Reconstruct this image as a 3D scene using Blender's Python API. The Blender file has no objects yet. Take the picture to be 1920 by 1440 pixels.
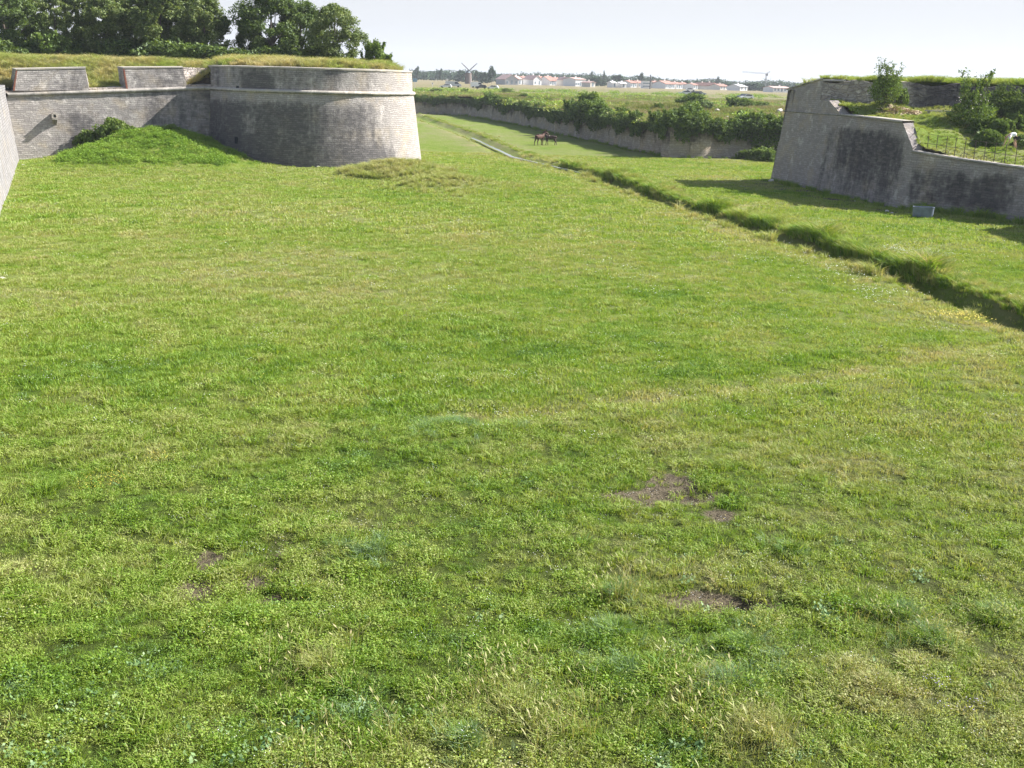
import bpy, bmesh, math, random
import numpy as np
from mathutils import Vector, Matrix, Quaternion
rad = math.radians
SC = bpy.context.scene
COL = SC.collection
rng = np.random.default_rng(7)
random.seed(7)

# ------------------------------------------------------------------ camera, sky, sun, exposure
FPX, CAMH = 2100.0, 8.0
PITCH, ROLL = math.atan(573 / FPX), rad(1.6)
_f = (0, math.cos(PITCH), -math.sin(PITCH)); _u = (0, math.sin(PITCH), math.cos(PITCH))
_c, _s = math.cos(ROLL), math.sin(ROLL)
RV = (_c, _s * _u[1], _s * _u[2]); UV_ = (-_s, _c * _u[1], _c * _u[2])
cam = bpy.data.objects.new("camera", bpy.data.cameras.new("camera"))
COL.objects.link(cam)
m = Matrix.Identity(4)
for i in range(3):
    m[i][0] = RV[i]; m[i][1] = UV_[i]; m[i][2] = -_f[i]
m[2][3] = CAMH
cam.matrix_world = m
cam.data.sensor_width = 36; cam.data.lens = FPX / 1920 * 36
cam.data.clip_start = .1; cam.data.clip_end = 12000
SC.camera = cam

SUN_AZ, SUN_EL = 15.5, 38.0          # azimuth counted from +X towards +Y
sd = Vector((math.cos(rad(SUN_EL)) * math.cos(rad(SUN_AZ)), math.cos(rad(SUN_EL)) * math.sin(rad(SUN_AZ)), math.sin(rad(SUN_EL))))
sun = bpy.data.objects.new("sun", bpy.data.lights.new("sun", 'SUN'))
COL.objects.link(sun)
sun.data.energy = 4.8; sun.data.angle = rad(.5); sun.data.color = (1, .96, .91)
sun.rotation_euler = sd.to_track_quat('Z', 'Y').to_euler()

W = bpy.data.worlds.new("World"); SC.world = W; W.use_nodes = True
wn = W.node_tree; wn.nodes.clear()
def N(t, ty, **k):
    n = t.nodes.new(ty)
    for a, v in k.items(): setattr(n, a, v)
    return n
wo = N(wn, 'ShaderNodeOutputWorld'); bg = N(wn, 'ShaderNodeBackground')
sky = N(wn, 'ShaderNodeTexSky', sky_type='NISHITA'); sky.sun_disc = False
sky.sun_elevation = rad(SUN_EL); sky.sun_rotation = rad(90 - SUN_AZ)
sky.air_density = 1.0; sky.dust_density = 1.2; sky.ozone_density = 1.6
tc = N(wn, 'ShaderNodeTexCoord'); mp = N(wn, 'ShaderNodeMapping'); mp.inputs['Scale'].default_value = (1.2, 1.2, 5)
nz = N(wn, 'ShaderNodeTexNoise'); nz.inputs['Scale'].default_value = 1.6; nz.inputs['Detail'].default_value = 5
rp = N(wn, 'ShaderNodeMapRange'); rp.inputs['From Min'].default_value = .35; rp.inputs['From Max'].default_value = .72
rp.inputs['To Min'].default_value = .0; rp.inputs['To Max'].default_value = .3
mx = N(wn, 'ShaderNodeMix', data_type='RGBA'); mx.inputs['B'].default_value = (3.95, 4.06, 4.25, 1)
wl = wn.links
wl.new(tc.outputs['Generated'], mp.inputs['Vector']); wl.new(mp.outputs['Vector'], nz.inputs['Vector'])
wl.new(nz.outputs['Fac'], rp.inputs['Value'])
# the bright milky veil lies along the horizon and thins towards the zenith
sx = N(wn, 'ShaderNodeSeparateXYZ'); wl.new(tc.outputs['Generated'], sx.inputs[0])
el = N(wn, 'ShaderNodeMapRange', interpolation_type='SMOOTHSTEP'); el.inputs['From Min'].default_value = .09; el.inputs['From Max'].default_value = .26
el.inputs['To Min'].default_value = .93; el.inputs['To Max'].default_value = .05; wl.new(sx.outputs['Z'], el.inputs['Value'])
am = N(wn, 'ShaderNodeMath', operation='ADD', use_clamp=True); wl.new(rp.outputs['Result'], am.inputs[0]); wl.new(el.outputs['Result'], am.inputs[1])
wl.new(am.outputs[0], mx.inputs['Factor'])
wl.new(sky.outputs['Color'], mx.inputs['A']); wl.new(mx.outputs['Result'], bg.inputs['Color'])
bg.inputs['Strength'].default_value = .071
wl.new(bg.outputs['Background'], wo.inputs['Surface'])
SC.view_settings.view_transform = 'Standard'; SC.view_settings.look = 'None'
SC.view_settings.exposure = 1.48; SC.view_settings.gamma = 1
SC.render.engine = 'CYCLES'
SC.cycles.max_bounces = 6; SC.cycles.diffuse_bounces = 3; SC.cycles.transparent_max_bounces = 6

# ------------------------------------------------------------------ planning helpers (photo pixel -> point in the world)
def ray(x, y):
    a = (x - 960) / FPX; b = -(y - 720) / FPX
    return [_f[i] + a * RV[i] + b * UV_[i] for i in range(3)]
def gz(x, y, z=0):
    d = ray(x, y); t = (z - CAMH) / d[2]; return (d[0] * t, d[1] * t, z)
def gy(x, y, Y):
    d = ray(x, y); t = Y / d[1]; return (d[0] * t, Y, CAMH + d[2] * t)
def pr(X, Y, Z):
    v = (X, Y, Z - CAMH); w = sum(v[i] * _f[i] for i in range(3))
    return 960 + FPX * sum(v[i] * RV[i] for i in range(3)) / w, 720 - FPX * sum(v[i] * UV_[i] for i in range(3)) / w
def onplane(A, B, b, x, y):
    tx, ty = B[0] - A[0], B[1] - A[1]; L = math.hypot(tx, ty); n = (ty / L, -tx / L, b)
    d = ray(x, y)
    t = (n[0] * A[0] + n[1] * A[1] - n[2] * CAMH) / (n[0] * d[0] + n[1] * d[1] + n[2] * d[2])
    return Vector((d[0] * t, d[1] * t, CAMH + d[2] * t))
def along(A, B, z, px):
    lo, hi = -1.0, 4.0
    f = lambda t: pr(A[0] + (B[0] - A[0]) * t, A[1] + (B[1] - A[1]) * t, z)[0]
    for _ in range(50):
        m_ = (lo + hi) / 2
        if f(m_) < px: lo = m_
        else: hi = m_
    return A[0] + (B[0] - A[0]) * lo, A[1] + (B[1] - A[1]) * lo

# value noise
_tab = rng.random((256, 256))
def vnoise(x, y, s=1.0, oct=3, off=0.0):
    x = np.asarray(x, float) / s + 37.3 + off; y = np.asarray(y, float) / s + 91.7 + off * 1.7
    r = 0; a = 1; tot = 0
    for o in range(oct):
        xi = np.floor(x).astype(int); yi = np.floor(y).astype(int); fx = x - xi; fy = y - yi
        fx = fx * fx * (3 - 2 * fx); fy = fy * fy * (3 - 2 * fy)
        g = lambda i, j: _tab[(xi + i) % 256, (yi + j) % 256]
        r = r + a * ((g(0, 0) * (1 - fx) + g(1, 0) * fx) * (1 - fy) + (g(0, 1) * (1 - fx) + g(1, 1) * fx) * fy)
        tot += a; a *= .5; x = x * 2.03 + 5.1; y = y * 2.03 + 1.3
    return r / tot
def sstep(a, b, x):
    t = np.clip((x - a) / (b - a), 0, 1); return t * t * (3 - 2 * t)
def dpoly(x, y, P):
    """distance to polyline and signed side (positive = left of travel)"""
    best = np.full(np.shape(x), 1e9); side = np.zeros(np.shape(x))
    for (ax, ay), (bx, by) in zip(P[:-1], P[1:]):
        dx, dy = bx - ax, by - ay; L2 = dx * dx + dy * dy
        t = np.clip(((x - ax) * dx + (y - ay) * dy) / L2, 0, 1)
        d = np.hypot(x - ax - t * dx, y - ay - t * dy)
        s = dx * (y - ay) - dy * (x - ax)
        mk = d < best; best = np.where(mk, d, best); side = np.where(mk, np.sign(s), side)
    return best, side

# ------------------------------------------------------------------ object helpers
def link(o, parent=None):
    COL.objects.link(o)
    if parent is not None: o.parent = parent
    return o
def tag(o, label=None, cat=None, group=None, kind=None):
    if label: o['label'] = label
    if cat: o['category'] = cat
    if group: o['group'] = group
    if kind: o['kind'] = kind
    return o
def empty(name, loc=(0, 0, 0), rz=0, label=None, cat=None, group=None):
    o = bpy.data.objects.new(name, None); COL.objects.link(o); o.location = loc; o.rotation_euler.z = rz
    o.empty_display_size = .2
    return tag(o, label, cat, group)
def mesh_np(name, V, Fc, mat=None, smooth=False, uv=None):
    me = bpy.data.meshes.new(name)
    V = np.asarray(V, dtype=np.float32); Fc = np.asarray(Fc, dtype=np.int32)
    k = Fc.shape[1]
    me.vertices.add(len(V)); me.vertices.foreach_set('co', V.ravel())
    me.loops.add(Fc.size); me.loops.foreach_set('vertex_index', Fc.ravel())
    me.polygons.add(len(Fc)); me.polygons.foreach_set('loop_start', np.arange(len(Fc), dtype=np.int32) * k)
    try: me.polygons.foreach_set('loop_total', np.full(len(Fc), k, dtype=np.int32))
    except Exception: pass
    if smooth: me.polygons.foreach_set('use_smooth', np.ones(len(Fc), dtype=bool))
    me.update(calc_edges=True); me.validate()
    if uv is not None:
        l = me.uv_layers.new(name='UVMap'); uv = np.asarray(uv, dtype=np.float32)
        l.data.foreach_set('uv', uv[Fc.ravel()].ravel())
    if mat: me.materials.append(mat)
    return me
def fattr(me, name, vals):
    a = me.attributes.new(name, 'FLOAT', 'POINT'); a.data.foreach_set('value', np.asarray(vals, dtype=np.float32).ravel())
def obj(name, me, parent=None):
    return link(bpy.data.objects.new(name, me), parent)
class MB:
    def __init__(s): s.v = []; s.f = []; s.uv = []
    def quad(s, pts, uvs=None):
        i = len(s.v); s.v += [tuple(p) for p in pts]; s.f.append(tuple(range(i, i + len(pts))))
        if uvs is None:
            p = [Vector(q) for q in pts]; n = (p[1] - p[0]).cross(p[-1] - p[0])
            if abs(n.z) > .7 * n.length: uvs = [(q.x, q.y) for q in p]
            elif abs(n.x) > abs(n.y): uvs = [(q.y, q.z) for q in p]
            else: uvs = [(q.x, q.z) for q in p]
        s.uv += uvs
    def hexa(s, b, t):
        """b, t: four bottom and four top corners in the same order"""
        s.quad(b[::-1]); s.quad(t)
        for k in range(4):
            j = (k + 1) % 4; s.quad([b[k], b[j], t[j], t[k]])
    def box(s, c, d, rz=0, tilt=0):
        cx, cy, cz = c; hx, hy, hz = d[0] / 2, d[1] / 2, d[2] / 2; R = Matrix.Rotation(rz, 3, 'Z') @ Matrix.Rotation(tilt, 3, 'Y')
        P = lambda x, y, z: Vector(c) + R @ Vector((x * hx, y * hy, z * hz))
        q = [(-1, -1), (1, -1), (1, 1), (-1, 1)]
        s.hexa([P(x, y, -1) for x, y in q], [P(x, y, 1) for x, y in q])
    def tube(s, p0, p1, r0, r1=None, n=8, caps=True):
        r1 = r0 if r1 is None else r1
        p0, p1 = Vector(p0), Vector(p1); d = (p1 - p0).normalized()
        a = d.orthogonal().normalized(); b = d.cross(a)
        A = [p0 + (a * math.cos(t) + b * math.sin(t)) * r0 for t in [2 * math.pi * k / n for k in range(n)]]
        B = [p1 + (a * math.cos(t) + b * math.sin(t)) * r1 for t in [2 * math.pi * k / n for k in range(n)]]
        for k in range(n):
            j = (k + 1) % n; s.quad([A[k], A[j], B[j], B[k]])
        if caps: s.quad(A[::-1]); s.quad(B)
    def path(s, pts, r, n=6):
        for k in range(len(pts) - 1):
            ra = r[k] if hasattr(r, '__len__') else r; rb = r[k + 1] if hasattr(r, '__len__') else r
            s.tube(pts[k], pts[k + 1], ra, rb, n, caps=True)
    def mesh(s, name, mat, smooth=False):
        me = bpy.data.meshes.new(name); me.from_pydata(s.v, [], s.f); me.update()
        l = me.uv_layers.new(name='UVMap'); c = 0
        for p in me.polygons:
            for li in p.loop_indices: l.data[li].uv = s.uv[me.loops[li].vertex_index]
            p.use_smooth = smooth
        if mat: me.materials.append(mat)
        return me
    def obj(s, name, mat, parent=None, smooth=False, bevel=0):
        o = obj(name, s.mesh(name, mat, smooth), parent)
        if bevel:
            b = o.modifiers.new('b', 'BEVEL'); b.width = bevel; b.segments = 2; b.limit_method = 'ANGLE'
        return o

# ------------------------------------------------------------------ materials
def mat_new(name):
    m_ = bpy.data.materials.new(name); m_.use_nodes = True; t = m_.node_tree; t.nodes.clear()
    out = N(t, 'ShaderNodeOutputMaterial'); return m_, t, out
def ramp(t, stops, fac=None):
    r = N(t, 'ShaderNodeValToRGB'); e = r.color_ramp.elements
    while len(e) < len(stops): e.new(.5)
    for k, (p, c) in enumerate(stops):
        e[k].position = p; e[k].color = (c[0], c[1], c[2], 1) if hasattr(c, '__len__') else (c, c, c, 1)
    if fac is not None: t.links.new(fac, r.inputs['Fac'])
    return r
def mixc(t, fac, a, b, blend='MIX'):
    n = N(t, 'ShaderNodeMix', data_type='RGBA', blend_type=blend)
    for inp, v in (('Factor', fac), ('A', a), ('B', b)):
        if isinstance(v, bpy.types.NodeSocket): t.links.new(v, n.inputs[inp])
        elif inp == 'Factor': n.inputs[inp].default_value = v
        else: n.inputs[inp].default_value = (*v, 1)
    return n.outputs['Result']
def mth(t, op, a, b=None, clamp=False):
    n = N(t, 'ShaderNodeMath', operation=op, use_clamp=clamp)
    for k, v in enumerate((a, b)):
        if v is None: continue
        if isinstance(v, bpy.types.NodeSocket): t.links.new(v, n.inputs[k])
        else: n.inputs[k].default_value = v
    return n.outputs[0]
def noise(t, vec, scale, detail=4, rough=.55, mapping=None):
    if mapping is not None:
        mp_ = N(t, 'ShaderNodeMapping'); mp_.inputs['Scale'].default_value = mapping
        t.links.new(vec, mp_.inputs['Vector']); vec = mp_.outputs['Vector']
    n = N(t, 'ShaderNodeTexNoise'); n.inputs['Scale'].default_value = scale; n.inputs['Detail'].default_value = detail
    n.inputs['Roughness'].default_value = rough; t.links.new(vec, n.inputs['Vector']); return n.outputs['Fac']
def attr(t, name, ty='GEOMETRY'):
    a = N(t, 'ShaderNodeAttribute', attribute_name=name, attribute_type=ty); return a.outputs['Fac']

def leaf_mat(name, stops, transl=.3, gloss=.04, instanced=False, pos_scale=.25, tipdry=None):
    m_, t, out = mat_new(name)
    g = N(t, 'ShaderNodeNewGeometry')
    if instanced:
        fac = attr(t, 'tint', 'INSTANCER')
        fac = mth(t, 'ADD', fac, mth(t, 'MULTIPLY', mth(t, 'SUBTRACT', g.outputs['Random Per Island'], .5), .27))
    else:
        nf = noise(t, g.outputs['Position'], pos_scale, 3)
        fac = mth(t, 'ADD', mth(t, 'MULTIPLY', g.outputs['Random Per Island'], .6), mth(t, 'MULTIPLY', nf, .5))
    r = ramp(t, stops, fac)
    d = N(t, 'ShaderNodeBsdfDiffuse'); tr = N(t, 'ShaderNodeBsdfTranslucent'); gl = N(t, 'ShaderNodeBsdfGlossy')
    gl.inputs['Roughness'].default_value = .6; gl.inputs['Color'].default_value = (.9, .95, 1, 1)
    t.links.new(r.outputs['Color'], d.inputs['Color'])
    tw = mixc(t, 1.0, r.outputs['Color'], (1.15, 1.1, .55), 'MULTIPLY'); t.links.new(tw, tr.inputs['Color'])
    a = N(t, 'ShaderNodeMixShader'); a.inputs[0].default_value = transl
    t.links.new(d.outputs[0], a.inputs[1]); t.links.new(tr.outputs[0], a.inputs[2])
    b = N(t, 'ShaderNodeMixShader'); b.inputs[0].default_value = gloss
    t.links.new(a.outputs[0], b.inputs[1]); t.links.new(gl.outputs[0], b.inputs[2])
    t.links.new(b.outputs[0], out.inputs['Surface']); return m_
GR = [(0, (.23, .34, .18)), (.10, (.19, .30, .12)), (.18, (.10, .19, .020)), (.34, (.165, .29, .020)), (.50, (.265, .352, .052)), (.68, (.325, .36, .115)), (.86, (.39, .37, .16)), (1, (.48, .41, .21))]
M_GRASS = leaf_mat('grass_blades', GR, .38, .018, True)
M_TREE = leaf_mat('tree_leaves', [(.1, (.035, .06, .014)), (.4, (.09, .14, .024)), (.65, (.165, .215, .045)), (.85, (.26, .30, .11)), (1, (.38, .40, .24))], .32, .025)
M_TREE2 = leaf_mat('dark_leaves', [(.1, (.028, .05, .010)), (.5, (.075, .125, .020)), (.8, (.145, .205, .034)), (1, (.23, .29, .10))], .3, .025)
M_SHRUB = leaf_mat('shrub_leaves', [(.1, (.04, .075, .014)), (.5, (.11, .18, .026)), (.8, (.18, .25, .047)), (1, (.26, .31, .11))], .32, .02)
M_WEED = leaf_mat('weed_leaves', [(0, (.10, .19, .018)), (.5, (.18, .30, .030)), (1, (.28, .38, .07))], .35, .015, True)
M_FAR = leaf_mat('pine_foliage', [(.1, (.03, .055, .035)), (.5, (.05, .085, .045)), (1, (.09, .13, .065))], .1, 0, pos_scale=.05)

def plain_mat(name, col, rough=.7, var=.25, scale=3, metal=0, bump=0, spec=.3, coord='Object'):
    m_, t, out = mat_new(name); b = N(t, 'ShaderNodeBsdfPrincipled'); c = N(t, 'ShaderNodeTexCoord')
    nf = noise(t, c.outputs[coord], scale, 5)
    r = ramp(t, [(.3, [x * (1 - var) for x in col]), (.7, [min(1, x * (1 + var)) for x in col])], nf)
    t.links.new(r.outputs['Color'], b.inputs['Base Color']); b.inputs['Roughness'].default_value = rough
    b.inputs['Metallic'].default_value = metal; b.inputs['Specular IOR Level'].default_value = spec
    if bump:
        n2 = noise(t, c.outputs[coord], scale * 6, 4); bp = N(t, 'ShaderNodeBump'); bp.inputs['Strength'].default_value = bump
        t.links.new(n2, bp.inputs['Height']); t.links.new(bp.outputs[0], b.inputs['Normal'])
    t.links.new(b.outputs[0], out.inputs['Surface']); return m_

def stone_mat(name, light, mid, dark, bw=.55, bh=.21, mortar=.018, warp=.05, stain_bias=0.0, relief=1.0, speck=.0, rubble=False, streak=(.30, .10, 1)):
    m_, t, out = mat_new(name); L = t.links
    uvn = N(t, 'ShaderNodeUVMap'); uv = uvn.outputs['UV']
    wn_ = N(t, 'ShaderNodeTexNoise'); wn_.inputs['Scale'].default_value = 2.1; wn_.inputs['Detail'].default_value = 3; L.new(uv, wn_.inputs['Vector'])
    sub = N(t, 'ShaderNodeVectorMath', operation='SUBTRACT'); L.new(wn_.outputs['Color'], sub.inputs[0]); sub.inputs[1].default_value = (.5, .5, .5)
    sc = N(t, 'ShaderNodeVectorMath', operation='SCALE'); L.new(sub.outputs[0], sc.inputs[0]); sc.inputs['Scale'].default_value = warp * 2
    ad = N(t, 'ShaderNodeVectorMath', operation='ADD'); L.new(uv, ad.inputs[0]); L.new(sc.outputs[0], ad.inputs[1])
    if rubble:
        vo = N(t, 'ShaderNodeTexVoronoi', feature='DISTANCE_TO_EDGE'); vo.inputs['Scale'].default_value = 1 / bh; mpp = N(t, 'ShaderNodeMapping'); mpp.inputs['Scale'].default_value = (.55, 1, 1)
        L.new(ad.outputs[0], mpp.inputs[0]); L.new(mpp.outputs[0], vo.inputs['Vector'])
        vc = N(t, 'ShaderNodeTexVoronoi'); vc.inputs['Scale'].default_value = 1 / bh; L.new(mpp.outputs[0], vc.inputs['Vector'])
        joint = mth(t, 'SUBTRACT', 1, mth(t, 'MULTIPLY', vo.outputs['Distance'], 7, True), True)
        sepc = N(t, 'ShaderNodeSeparateColor'); L.new(vc.outputs['Color'], sepc.inputs[0]); rnd = sepc.outputs[0]
    else:
        br = N(t, 'ShaderNodeTexBrick'); L.new(ad.outputs[0], br.inputs['Vector']); br.inputs['Scale'].default_value = 1
        br.inputs['Brick Width'].default_value = bw; br.inputs['Row Height'].default_value = bh; br.inputs['Mortar Size'].default_value = mortar
        br.inputs['Mortar Smooth'].default_value = .35; br.inputs['Color1'].default_value = (0, 0, 0, 1); br.inputs['Color2'].default_value = (1, 1, 1, 1)
        br.inputs['Mortar'].default_value = (.5, .5, .5, 1); br.offset = .47; br.squash = 1.35; br.squash_frequency = 3
        joint = br.outputs['Fac']; rnd = br.outputs['Color']
    fine = noise(t, uv, 9, 6, .7); med = noise(t, uv, 2.2, 5, .6)
    big = noise(t, uv, 1.0, 5, .62, streak); st2 = noise(t, uv, 1.0, 4, .7, (1.1, .22, 1))
    c = mixc(t, rnd, light, mid)
    c = mixc(t, mth(t, 'MULTIPLY', mth(t, 'SUBTRACT', fine, .35), 2.2, True), mixc(t, .7, c, [x * .7 for x in mid]), c)
    hue = noise(t, uv, .55, 4, .6); hm = N(t, 'ShaderNodeMapRange', interpolation_type='SMOOTHSTEP'); hm.inputs['From Min'].default_value = .48; hm.inputs['From Max'].default_value = .68; L.new(hue, hm.inputs['Value'])
    c = mixc(t, mth(t, 'MULTIPLY', hm.outputs[0], .45), c, [light[0] * .88, light[1] * .78, light[2] * .58])
    pl_ = noise(t, uv, .9, 5, .7, (1, .7, 1)); pm_ = N(t, 'ShaderNodeMapRange', interpolation_type='SMOOTHSTEP'); pm_.inputs['From Min'].default_value = .55; pm_.inputs['From Max'].default_value = .66; L.new(pl_, pm_.inputs['Value'])
    c = mixc(t, mth(t, 'MULTIPLY', pm_.outputs[0], .5), c, [min(1, v_ * 1.35) for v_ in light])
    sa = attr(t, 'stain')
    s = mth(t, 'ADD', mth(t, 'MULTIPLY', big, 1.9), mth(t, 'MULTIPLY', st2, .9))
    s = mth(t, 'ADD', s, mth(t, 'MULTIPLY', med, .9)); s = mth(t, 'ADD', s, mth(t, 'MULTIPLY', sa, 1.5))
    mr = N(t, 'ShaderNodeMapRange', interpolation_type='SMOOTHSTEP'); L.new(s, mr.inputs['Value'])
    mr.inputs['From Min'].default_value = 1.82 - stain_bias; mr.inputs['From Max'].default_value = 2.5 - stain_bias
    sf = mth(t, 'MULTIPLY', mr.outputs[0], mth(t, 'ADD', .78, mth(t, 'MULTIPLY', rnd, .22)), True)
    sf = mth(t, 'MULTIPLY', sf, mth(t, 'ADD', .55, mth(t, 'MULTIPLY', fine, .8)), True)
    c = mixc(t, sf, c, dark)
    c = mixc(t, mth(t, 'MULTIPLY', joint, mth(t, 'MULTIPLY', mth(t, 'SUBTRACT', mth(t, 'ADD', med, noise(t, uv, .8, 3, .6)), .55, True), 1.1, True)), c, mixc(t, .5, c, (.03, .027, .024)))
    if speck:
        v = N(t, 'ShaderNodeTexVoronoi'); v.inputs['Scale'].default_value = 3.6; L.new(ad.outputs[0], v.inputs['Vector'])
        sp = mth(t, 'LESS_THAN', v.outputs['Distance'], mth(t, 'MULTIPLY', mth(t, 'SUBTRACT', med, .42), speck))
        c = mixc(t, mth(t, 'MULTIPLY', sp, .8), c, (.72, .68, .62))
    b = N(t, 'ShaderNodeBsdfPrincipled'); L.new(c, b.inputs['Base Color']); b.inputs['Roughness'].default_value = .93; b.inputs['Specular IOR Level'].default_value = .15
    h = mth(t, 'ADD', mth(t, 'MULTIPLY', joint, -.6), mth(t, 'MULTIPLY', fine, .5)); h = mth(t, 'ADD', h, mth(t, 'MULTIPLY', rnd, .35)); h = mth(t, 'ADD', h, mth(t, 'MULTIPLY', med, .4))
    bp = N(t, 'ShaderNodeBump'); bp.inputs['Strength'].default_value = .9; bp.inputs['Distance'].default_value = .06 * relief
    L.new(h, bp.inputs['Height']); L.new(bp.outputs[0], b.inputs['Normal']); L.new(b.outputs[0], out.inputs['Surface'])
    return m_
LI, MI, DK = (.51, .47, .44), (.36, .33, .31), (.10, .094, .096)
M_CURT = stone_mat('curtain_stone', (.62, .57, .52), MI, DK, .40, .17, .02, .12, stain_bias=.15, relief=1.5, speck=.34)
M_TOW = stone_mat('tower_stone', LI, MI, (.10, .094, .096), .38, .17, .022, .11, stain_bias=.24, relief=1.4, speck=.34)
M_RB = stone_mat('bastion_stone', (.50, .45, .42), (.32, .285, .27), (.055, .05, .056), .45, .16, .018, .12, stain_bias=.06, relief=2.2, speck=.14)
M_NEAR = stone_mat('pale_stone', (.36, .35, .345), (.25, .24, .24), (.15, .14, .14), .5, .2, .02, .08, stain_bias=.12, streak=(.9, .12, 1))
M_CS = stone_mat('moat_wall_stone', (.56, .48, .40), (.36, .31, .26), (.06, .052, .045), .5, .26, .03, .22, stain_bias=.08, relief=2.0, streak=(.55, .16, 1))
M_RUB = stone_mat('rubble_stone', (.66, .59, .52), (.36, .31, .28), (.07, .062, .07), bh=.26, warp=.12, stain_bias=-.05, relief=1.8, rubble=True)
M_COP = stone_mat('coping_stone', (.55, .50, .44), (.40, .37, .33), (.12, .12, .11), 1.1, 1.0, .02, .03, stain_bias=-.05, relief=.6)
M_BRICK = stone_mat('red_brick', (.36, .15, .10), (.25, .10, .07), (.1, .06, .05), .25, .08, .012, .01)

def ground_mat(name, dry=0.0):
    m_, t, out = mat_new(name); L = t.links; g = N(t, 'ShaderNodeNewGeometry'); P = g.outputs['Position']
    tint = attr(t, 'tint'); soil = attr(t, 'soil')
    fine = noise(t, P, 7, 6, .75); f2 = noise(t, P, 1.7, 5, .65); ff = noise(t, P, 26, 3, .7)
    fac = mth(t, 'ADD', tint, mth(t, 'MULTIPLY', mth(t, 'SUBTRACT', fine, .5), .6))
    fac = mth(t, 'ADD', fac, mth(t, 'MULTIPLY', mth(t, 'SUBTRACT', f2, .5), .35))
    r = ramp(t, [(p, [x * .68 for x in c]) for p, c in GR], fac)
    c = mixc(t, mth(t, 'MULTIPLY', ff, .5), r.outputs['Color'], (.03, .05, .012)); c = mixc(t, attr(t, 'gap_shade'), c, (.035, .04, .014))  # second mix paints the shade in the gaps between blades
    if dry: c = mixc(t, .6, c, (.17, .14, .085))
    sr = ramp(t, [(.3, (.05, .042, .027)), (.7, (.20, .165, .11))], fine)
    sm = N(t, 'ShaderNodeMapRange', interpolation_type='SMOOTHSTEP'); sm.inputs['From Min'].default_value = .42; sm.inputs['From Max'].default_value = .62
    L.new(mth(t, 'ADD', soil, mth(t, 'MULTIPLY', mth(t, 'SUBTRACT', fine, .5), .5)), sm.inputs['Value'])
    c = mixc(t, sm.outputs[0], c, sr.outputs['Color'])
    b = N(t, 'ShaderNodeBsdfPrincipled'); L.new(c, b.inputs['Base Color']); b.inputs['Roughness'].default_value = .95; b.inputs['Specular IOR Level'].default_value = .1
    bp = N(t, 'ShaderNodeBump'); bp.inputs['Strength'].default_value = 1; bp.inputs['Distance'].default_value = .12
    h = mth(t, 'ADD', fine, mth(t, 'MULTIPLY', ff, .4)); L.new(h, bp.inputs['Height']); L.new(bp.outputs[0], b.inputs['Normal']); L.new(b.outputs[0], out.inputs['Surface'])
    return m_
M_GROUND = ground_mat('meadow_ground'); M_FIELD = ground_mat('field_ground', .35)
M_BARK = plain_mat('bark', (.11, .09, .07), .9, .4, 6, bump=.5)
M_IRON = plain_mat('rusty_iron', (.07, .05, .042), .7, .4, 20)
M_WHITE = plain_mat('white_render', (.74, .73, .72), .8, .05, .5)
M_CREAM = plain_mat('cream_render', (.62, .58, .52), .8, .06, .5)
M_GREY = plain_mat('grey_render', (.42, .42, .43), .8, .08, .5)
M_TILE = plain_mat('clay_tile', (.36, .19, .15), .85, .25, 1.2)
M_TILE2 = plain_mat('pale_pink_tile', (.45, .31, .28), .85, .2, 1.2)
M_DARKW = plain_mat('dark_glass', (.03, .035, .045), .15, .1, 2, spec=.6)
M_SHUT = plain_mat('grey_blue_shutter', (.22, .27, .31), .6, .1, 2)

# ------------------------------------------------------------------ plan of the place
NB0 = (-5.6, 5.0); K = (-42.6, 97.2); J = (-28.4, 104.2)
TC = (-19.2, 108.6); TR = 10.0
A = (22, 99.4); B = (26.6, 78.1); C = (32.3, 71.7); BT = .12
a0 = math.atan2(J[1] - TC[1], J[0] - TC[0])
if a0 > 0: a0 -= 2 * math.pi
TOW = [(TC[0] + TR * math.cos(a), TC[1] + TR * math.sin(a)) for a in np.linspace(a0, rad(28), 42)]
TOW[0] = J
TOW += [(-12.0, 118.5), (-16, 128)]
LEFTPATH = [NB0, K] + TOW
CSP = [(-220, 400), (-60, 285), (-22.3, 247.7), (-15.9, 250), (-11, 246), (-5.8, 225.3), (-1.5, 209.6), (2.2, 195.9), (5.3, 178.3), (8.1, 166.7), (11, 154), (12.6, 145), (14.4, 136.1), (15.7, 130.9), (17, 126.9), (20.5, 127.1), (24.4, 129.1), (29, 130.1), (60, 138), (200, 165)]
D1, D2 = (34.7, 69.2), (34.6, 44)
RBP = [(60, 116), A, B, C, D1, D2, (60, 44)]
DITCH = [(22, 18), (20.2, 28), (18.6, 39.0), (17.2, 47.6), (15.1, 59.4), (10.9, 76.5), (6.1, 101.4), (-.6, 121.3), (-7.0, 161.3), (-17.2, 213.6), (-26, 260)]
PLAIN = 4.5
SOILS = []
for (px, py, rx, ry, w) in [(1185, 935, .45, .35, .9), (1262, 915, .42, .5, 1), (1310, 930, .35, .25, 1), (1345, 965, .3, .25, .8), (390, 1045, .13, .4, 1.2), (365, 1100, .22, .25, 1.2),
                         (380, 1135, .14, .22, .8), (470, 1090, .22, .3, .7), (520, 1120, .25, .2, 1.3), (1330, 1128, .5, .20, 1.6), (1395, 1132, .36, .2, 1.5), (505, 1060, .1, .15, .6), (520, 1035, .15, .2, .5)]:
    x, y, _ = gz(px, py); SOILS.append((x, y, rx * 1.45, ry * 1.5, w * 1.15))
TUFTS = []     # blue green tussocks and dark hollows seen near the camera: x, y, radius, kind
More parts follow.
